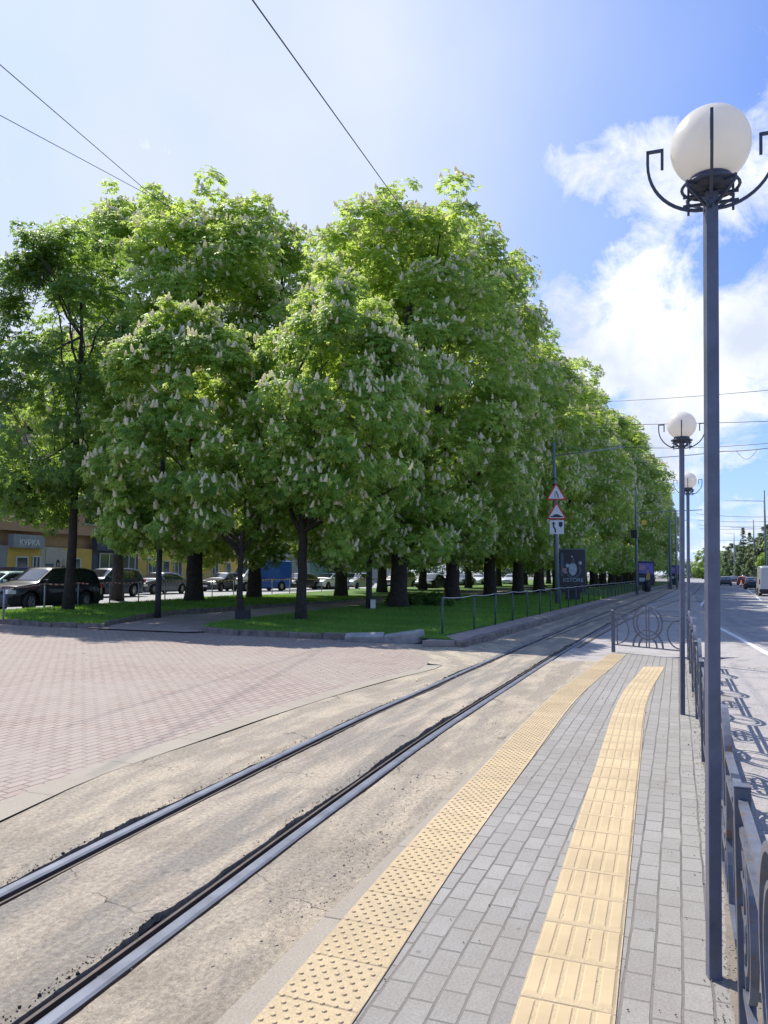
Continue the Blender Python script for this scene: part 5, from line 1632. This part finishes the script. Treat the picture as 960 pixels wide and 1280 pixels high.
# mural of two people beside the first shop
mur = MB(); mxa = X[2] + 1.9
po = MB(); po.box((mxa + 1.6, -0.235, 1.75), (3.2, 0.03, 2.6)); po = po.build('wall_poster', 'shop_cream', apt)
def fl(pts, mat, dy):
    m_ = MB(); flat(m_, [(mxa + a, b) for a, b in pts], -0.262 - dy, 0.006); m_.build('picture', mat, po)
fl([(0.0, 0.6), (0.9, 0.6), (0.9, 2.0), (0.0, 2.0)], 'poster_mid', 0)
fl([(0.9, 0.5), (1.5, 0.5), (1.62, 1.3), (1.5, 1.75), (1.15, 1.75), (0.95, 1.3)], 'red_cloth', 0.004)
fl([(1.15, 1.7), (1.5, 1.7), (1.52, 2.1), (1.42, 2.3), (1.22, 2.3), (1.12, 2.1)], 'hair', 0.006)
fl([(1.22, 1.78), (1.4, 1.78), (1.42, 2.05), (1.32, 2.12), (1.22, 2.05)], 'skin', 0.010)
fl([(1.65, 0.5), (2.35, 0.5), (2.4, 1.5), (2.1, 1.85), (1.8, 1.85), (1.6, 1.5)], 'grey_cloth', 0.004)
fl([(1.82, 1.85), (2.08, 1.85), (2.12, 2.25), (1.95, 2.4), (1.8, 2.25)], 'skin', 0.006)
fl([(2.6, 1.3), (2.95, 1.3), (2.98, 1.8), (2.78, 1.95), (2.6, 1.8)], 'hair', 0.006)
# raised terrace rail before the shops
mb = MB(); mb.box((L1 / 2, -1.6, 0.12), (L1, 2.6, 0.34)); mb.build('terrace', 'stone_grey', apt)
mb = MB(); nbp = 26
for i in range(nbp): mb.box((i * L1 / (nbp - 1), -2.8, 0.75), (0.05, 0.05, 0.95))
for z in (0.85, 1.2): mb.box((L1 / 2, -2.8, z), (L1, 0.045, 0.045))
mb.build('terrace_rail', 'galv', apt)

P1 = (P0[0] + math.cos(fa) * 58, P0[1] + math.sin(fa) * 58)
facade('stone_building', P1, fa, 16, 3.6, 3, 3.4, 3.4, 'stone_grey', 'pale grey stone building beyond the brick block, glimpsed low between the trunks', winw=1.4, winh=1.7)
# green kiosk by the left road
kx, ky, _ = AT(384, 720, 66)
t = empty('kiosk', (kx + 1.5, ky + 6, -0.08), fa - PI / 2 + 1.2, 'dark green kiosk with a white sign seen behind the rounded chestnut trunk', 'kiosk')
mb = MB(); mb.box((0, 0, 1.2), (3.2, 2.2, 2.4)); mb.build('walls', 'kiosk_green', t, bevel=0.02)
mb = MB(); mb.box((0, 0, 2.47), (3.5, 2.5, 0.14)); mb.build('roof', 'shop_dark', t)
mb = MB(); mb.box((0, -1.12, 1.45), (2.2, 0.05, 0.9)); mb.build('hatch', 'glass_shop', t)
mb = MB(); mb.box((0.2, -1.14, 2.18), (1.4, 0.06, 0.3)); mb.build('sign', 'sign_white', t)

# ------------------------------------------------------------------ far trees on the right side of the road
def far_tree_mesh(seed, h, r, zb, n, leaf, mat, dens=60, conifer=False):
    rs = np.random.RandomState(seed)
    if conifer:
        k = dens; z = rs.uniform(zb, h, k); q = 1 - (z - zb) / (h - zb)
        a = rs.uniform(0, 2 * PI, k); P = np.stack([r * q * np.cos(a) * 0.8, r * q * np.sin(a) * 0.8, z], 1); R = 0.25 * r * (0.35 + q)
        P = np.concatenate([P, [[0, 0, h - 0.3]]]); R = np.concatenate([R, [0.3]])
    else:
        P, R = clumps_ellipsoid(rs, dens, (0, 0, (h + zb) / 2), (r, r, (h - zb) / 2), -0.98, 5, 5, 0.5)
    lm, _ = foliage('crown', rs, P, R, np.array([0, 0, (h + zb) / 2 - 0.5]), n, leaf, mat, tmpl=(LT3, LF3))
    mb = MB(); mb.tube([(0, 0, -0.1), (0.1, 0, zb), (0, 0, h * 0.75)], [0.28, 0.2, 0.08], 8)
    for k in range(6): limb(mb, (0, 0, zb + 0.3 * k), P[k], 0.1, 0.02, rs, 5)
    o = mb.build('trunk', 'bark', None, True); me = o.data; bpy.data.objects.remove(o)
    return lm, None, me


ft = [far_tree_mesh(61, 11, 4.2, 1.2, 4200, 0.5, 'leaf_dark'), far_tree_mesh(62, 13, 3.6, 1.6, 4200, 0.5, 'leaf_far'), far_tree_mesh(63, 15, 2.6, 1.0, 3600, 0.42, 'leaf_far', 90, True)]
GT = 'trees across the far road'
FT = [(896, 250, 0, 1.0, 'small green tree at the end of the road, left of the bright one'), (904, 215, 0, 0.89, 'bright green rounded tree at the end of the road'), (915, 205, 1, 0.89, 'dark tree just right of the bright rounded one at the road end'),
      (925, 195, 1, 0.81, 'dark broad tree between the two pointed conifers and the rounded tree'), (930, 175, 2, 1.02, 'pointed conifer left of the street, nearest the white lamp pole'), (938, 160, 2, 0.86, 'shorter pointed conifer above the black car'),
      (945, 150, 1, 0.68, 'dark bushy tree above the delivery van'), (953, 120, 1, 0.73, 'tall dark tree at the right edge above the delivery van'), (966, 108, 1, 0.78, 'tall dark tree cut by the right picture edge'), (948, 128, 2, 0.65, 'pointed conifer rising behind the delivery van roof'),
      (886, 300, 1, 1.1, 'dark tree at the vanishing point of the street'), (878, 280, 0, 1.1, 'green tree closing the street behind the far lamps'), (985, 100, 0, 0.82, 'green tree just outside the right edge')]
for i, (px, Y, k, s, lb) in enumerate(FT):
    s *= 0.82
    place_tree(ft[k], (AT(px, 715, Y)[0], Y, -0.1), i * 1.3, lb, 'tree', ['broad_tree', 'broad_tree', 'conifer_tree'][k], GT, (s, s, s))
mast(918.5, 180, 11.5, 'slender white lamp pole against the far trees', (-2.5, 11.2), 0.16, mat='galv')
mast(943.5, 110, 9.5, 'grey pole between the pointed conifer and the tall dark tree', (-3.0, 8.3), 0.10)
mast(958, 85, 11.0, 'dark pole rising above the delivery van', (-4.0, 9.8), 0.12)

# hedge / treeline closing the far end
rs_ = np.random.RandomState(77)
k = 150
P = np.stack([rs_.uniform(-150, 320, k), 330 + rs_.uniform(-10, 10, k), rs_.uniform(0, 9, k)], 1)
lm, _ = foliage('treeline', rs_, P, rs_.uniform(5, 8, k), np.array([60, 600, 0]), 16000, 1.6, 'leaf_far', tmpl=(LT3, LF3))
o = bpy.data.objects.new('treeline', lm); COL.objects.link(o)
tag(o, 'far-off belt of trees along the horizon', 'trees', kind='stuff')
# low hedge wall at the far end of the lawn
P = np.stack([np.linspace(0, 60, 60), np.linspace(0, 140, 60), rs_.uniform(0.3, 1.3, 60)], 1)

# ------------------------------------------------------------------ overhead wires
def wire(pts, r, label, sag=0.0, n=24, group='overhead wires'):
    """each pt (px, py, Y)"""
    A = [Vector(AT(*p)) for p in pts]
    P_ = []
    for a, b in zip(A[:-1], A[1:]):
        for i in range(n):
            f = i / n; p = a.lerp(b, f); p.z -= sag * 4 * f * (1 - f); P_.append(p)
    P_.append(A[-1])
    mb = MB(); mb.tube(P_, r, 5)
    o = mb.build('overhead_wire', 'wire'); return tag(o, label, 'wire', group)


wire([(300, -22, 8.0), (481, 230, 16.5), (524, 292, 23)], 0.010, 'thick dark contact wire running up across the sky from the trees')
wire([(-30, 55, 14), (185, 240, 26), (270, 303, 36)], 0.011, 'upper of the two wires entering at the left edge')
wire([(-30, 128, 16), (225, 265, 30), (330, 318, 42)], 0.010, 'lower of the two wires entering at the left edge')
HW = 'wires crossing the road'
wire([(755, 502, 60), (1010, 483, 44)], 0.022, 'topmost wire crossing the sky right of the trees', 0.1)
wire([(640, 532, 62), (1010, 525, 50)], 0.02, 'second wire down crossing behind the nearest globe lamp pole', 0.1)
wire([(700, 552, 64), (830, 560, 60), (1010, 549, 48)], 0.022, 'third wire down crossing behind the lamp poles', 0.15)
wire([(820, 572, 64), (905, 564, 50), (960, 560, 46), (1010, 552, 44)], 0.03, 'heavy wire with hanging loops right of the nearest lamp pole', 0.05)
lp = [AT(920 + 26 * i / 14, 563 + 11 * math.sin(PI * i / 14), 47.5) for i in range(15)]
mb = MB(); mb.tube(lp, 0.012, 5); o = mb.build('wire_loop', 'wire'); tag(o, 'slack loop of cable hanging under the heavy wire', 'wire', 'overhead wires')
for i, (a, b, c, d, lb) in enumerate([(870, 642, 1010, 644, 'highest wire of the lower bundle above the far road'), (872, 650, 1010, 649, 'second wire of the lower bundle above the far road'), (872, 656, 1010, 656, 'middle wire of the lower bundle above the far road'),
                                   (875, 661, 1010, 657, 'fourth wire of the lower bundle above the far road'), (880, 675, 1010, 671, 'lone thin wire below the bundle above the far road'), (880, 691, 1010, 689, 'lowest thin wire just above the far treetops')]):
    wire([(a, b, 100 + 12 * i), (c, d, 84 + 10 * i)], 0.03, lb, 0.3)

# ------------------------------------------------------------------ grass blades
def inside(poly, X_, Y_):
    r = np.zeros(len(X_), bool); n = len(poly); j = n - 1
    for i in range(n):
        xi, yi = poly[i]; xj, yj = poly[j]
        c = ((yi > Y_) != (yj > Y_)) & (X_ < (xj - xi) * (Y_ - yi) / (yj - yi + 1e-9) + xi)
        r ^= c; j = i
    return r


def grass(name, poly, n, label, box_):
    rs = np.random.RandomState(n)
    x = rs.uniform(box_[0], box_[1], n * 3); t_ = rs.uniform(0, 1, n * 3) ** 1.7; y = box_[2] + t_ * (box_[3] - box_[2])
    m_ = inside(poly, x, y); x = x[m_][:n]; y = y[m_][:n]; k = len(x)
    a = rs.uniform(0, 2 * PI, k); h = rs.uniform(0.035, 0.085, k) * (1 + (y - 20) / 30); w = 0.006 * (1 + (y - 18) / 9)
    ln = rs.normal(0, 0.03, (k, 2))
    V = np.zeros((k, 3, 3))
    V[:, 0] = np.stack([x - w * np.cos(a), y - w * np.sin(a), np.full(k, z_g)], 1)
    V[:, 1] = np.stack([x + w * np.cos(a), y + w * np.sin(a), np.full(k, z_g)], 1)
    V[:, 2] = np.stack([x + ln[:, 0], y + ln[:, 1], z_g + h], 1)
    me = mesh_np(name, V.reshape(-1, 3), np.arange(k * 3).reshape(-1, 3), 'leaf_grass', np.repeat(np.clip(rs.normal(0.42, 0.2, k) + 0.22 * np.sin(x * 1.3 + 0.7 * y) * np.sin(y * 0.9 - x * 0.4) + 0.15 * np.sin(x * 4.1) * np.sin(y * 3.3), 0, 1), 3))
    o = bpy.data.objects.new(name, me); COL.objects.link(o)
    tag(o, label, 'grass', kind='stuff')


grass('grass', MP, 110000, 'short green grass of the lawn inside the front kerb', (-6, 16, 17, 50))
grass('grass', LP, 60000, 'short green grass of the verge left of the lawn path', (-15, 2, 21, 45))


# ------------------------------------------------------------------ loose grit and stones along the rails
def chips(name, n, label, mat, fx, spread, y0, y1, smin, smax, z, seed):
    rs = np.random.RandomState(seed)
    y = y0 + (y1 - y0) * rs.uniform(0, 1, n) ** 1.5
    x = fx(y) + rs.normal(0, 1, n) * spread
    S = rs.uniform(smin, smax, n) * (1 + (rs.uniform(0, 1, n) > 0.97) * 1.2)
    base = np.array([(1, 0, 0), (0, 1, 0), (-1, 0, 0), (0, -1, 0), (0, 0, 0.7), (0, 0, -0.7)], float)
    V = base[None] * rs.uniform(0.55, 1.2, (n, 6, 1)); a = rs.uniform(0, 6.28, n)
    X = V[..., 0] * np.cos(a)[:, None] - V[..., 1] * np.sin(a)[:, None]; Y = V[..., 0] * np.sin(a)[:, None] + V[..., 1] * np.cos(a)[:, None]
    V = np.stack([X, Y, V[..., 2]], -1) * S[:, None, None] + np.stack([x, y, np.full(n, z) + S * 0.3], 1)[:, None, :]
    f = np.array([(0, 1, 4), (1, 2, 4), (2, 3, 4), (3, 0, 4), (1, 0, 5), (2, 1, 5), (3, 2, 5), (0, 3, 5)])
    me = mesh_np(name, V.reshape(-1, 3), (f[None] + (np.arange(n) * 6)[:, None, None]).reshape(-1, 3), mat)
    o = bpy.data.objects.new(name, me); COL.objects.link(o); tag(o, label, 'gravel', kind='stuff')


chips('grit', 1300, 'dark crumbs of asphalt beside the rail nearer the platform', 'gravel_dark', lambda y: railR(y) - 0.13, 0.02, 2.2, 16, 0.002, 0.006, -0.084, 1)
chips('grit', 900, 'dark crumbs of asphalt beside the rail nearer the plaza', 'gravel_dark', lambda y: railL(y) - 0.13, 0.02, 3.5, 16, 0.002, 0.006, -0.084, 2)
chips('sand_grit', 3200, 'pale sandy grit lying between the rails and the platform edge', 'band', lambda y: (railR(y) + edgeP(y)) / 2 + 0.1, 0.16, 2.2, 14, 0.0015, 0.006, -0.084, 3)
chips('fallen_petals', 1500, 'fallen cream petals and twigs scattered on the square near the lawn', 'candle', lambda y: -4 + 0.2 * y, 3.0, 12, 19, 0.006, 0.012, -0.082, 4)
chips('dust_grit', 2500, 'brown dirt and crumbs in the seam under the railing', 'earth', lambda y: fence_x(y) - 0.03, 0.05, 1.5, 14, 0.0015, 0.006, 0.003, 5)
chips('litter', 130, 'dry leaf scraps and petals scattered over the platform paving', 'bark_pale', lambda y: edgeP(y) + 1.1, 0.5, 2.4, 13, 0.003, 0.0065, 0.004, 9)
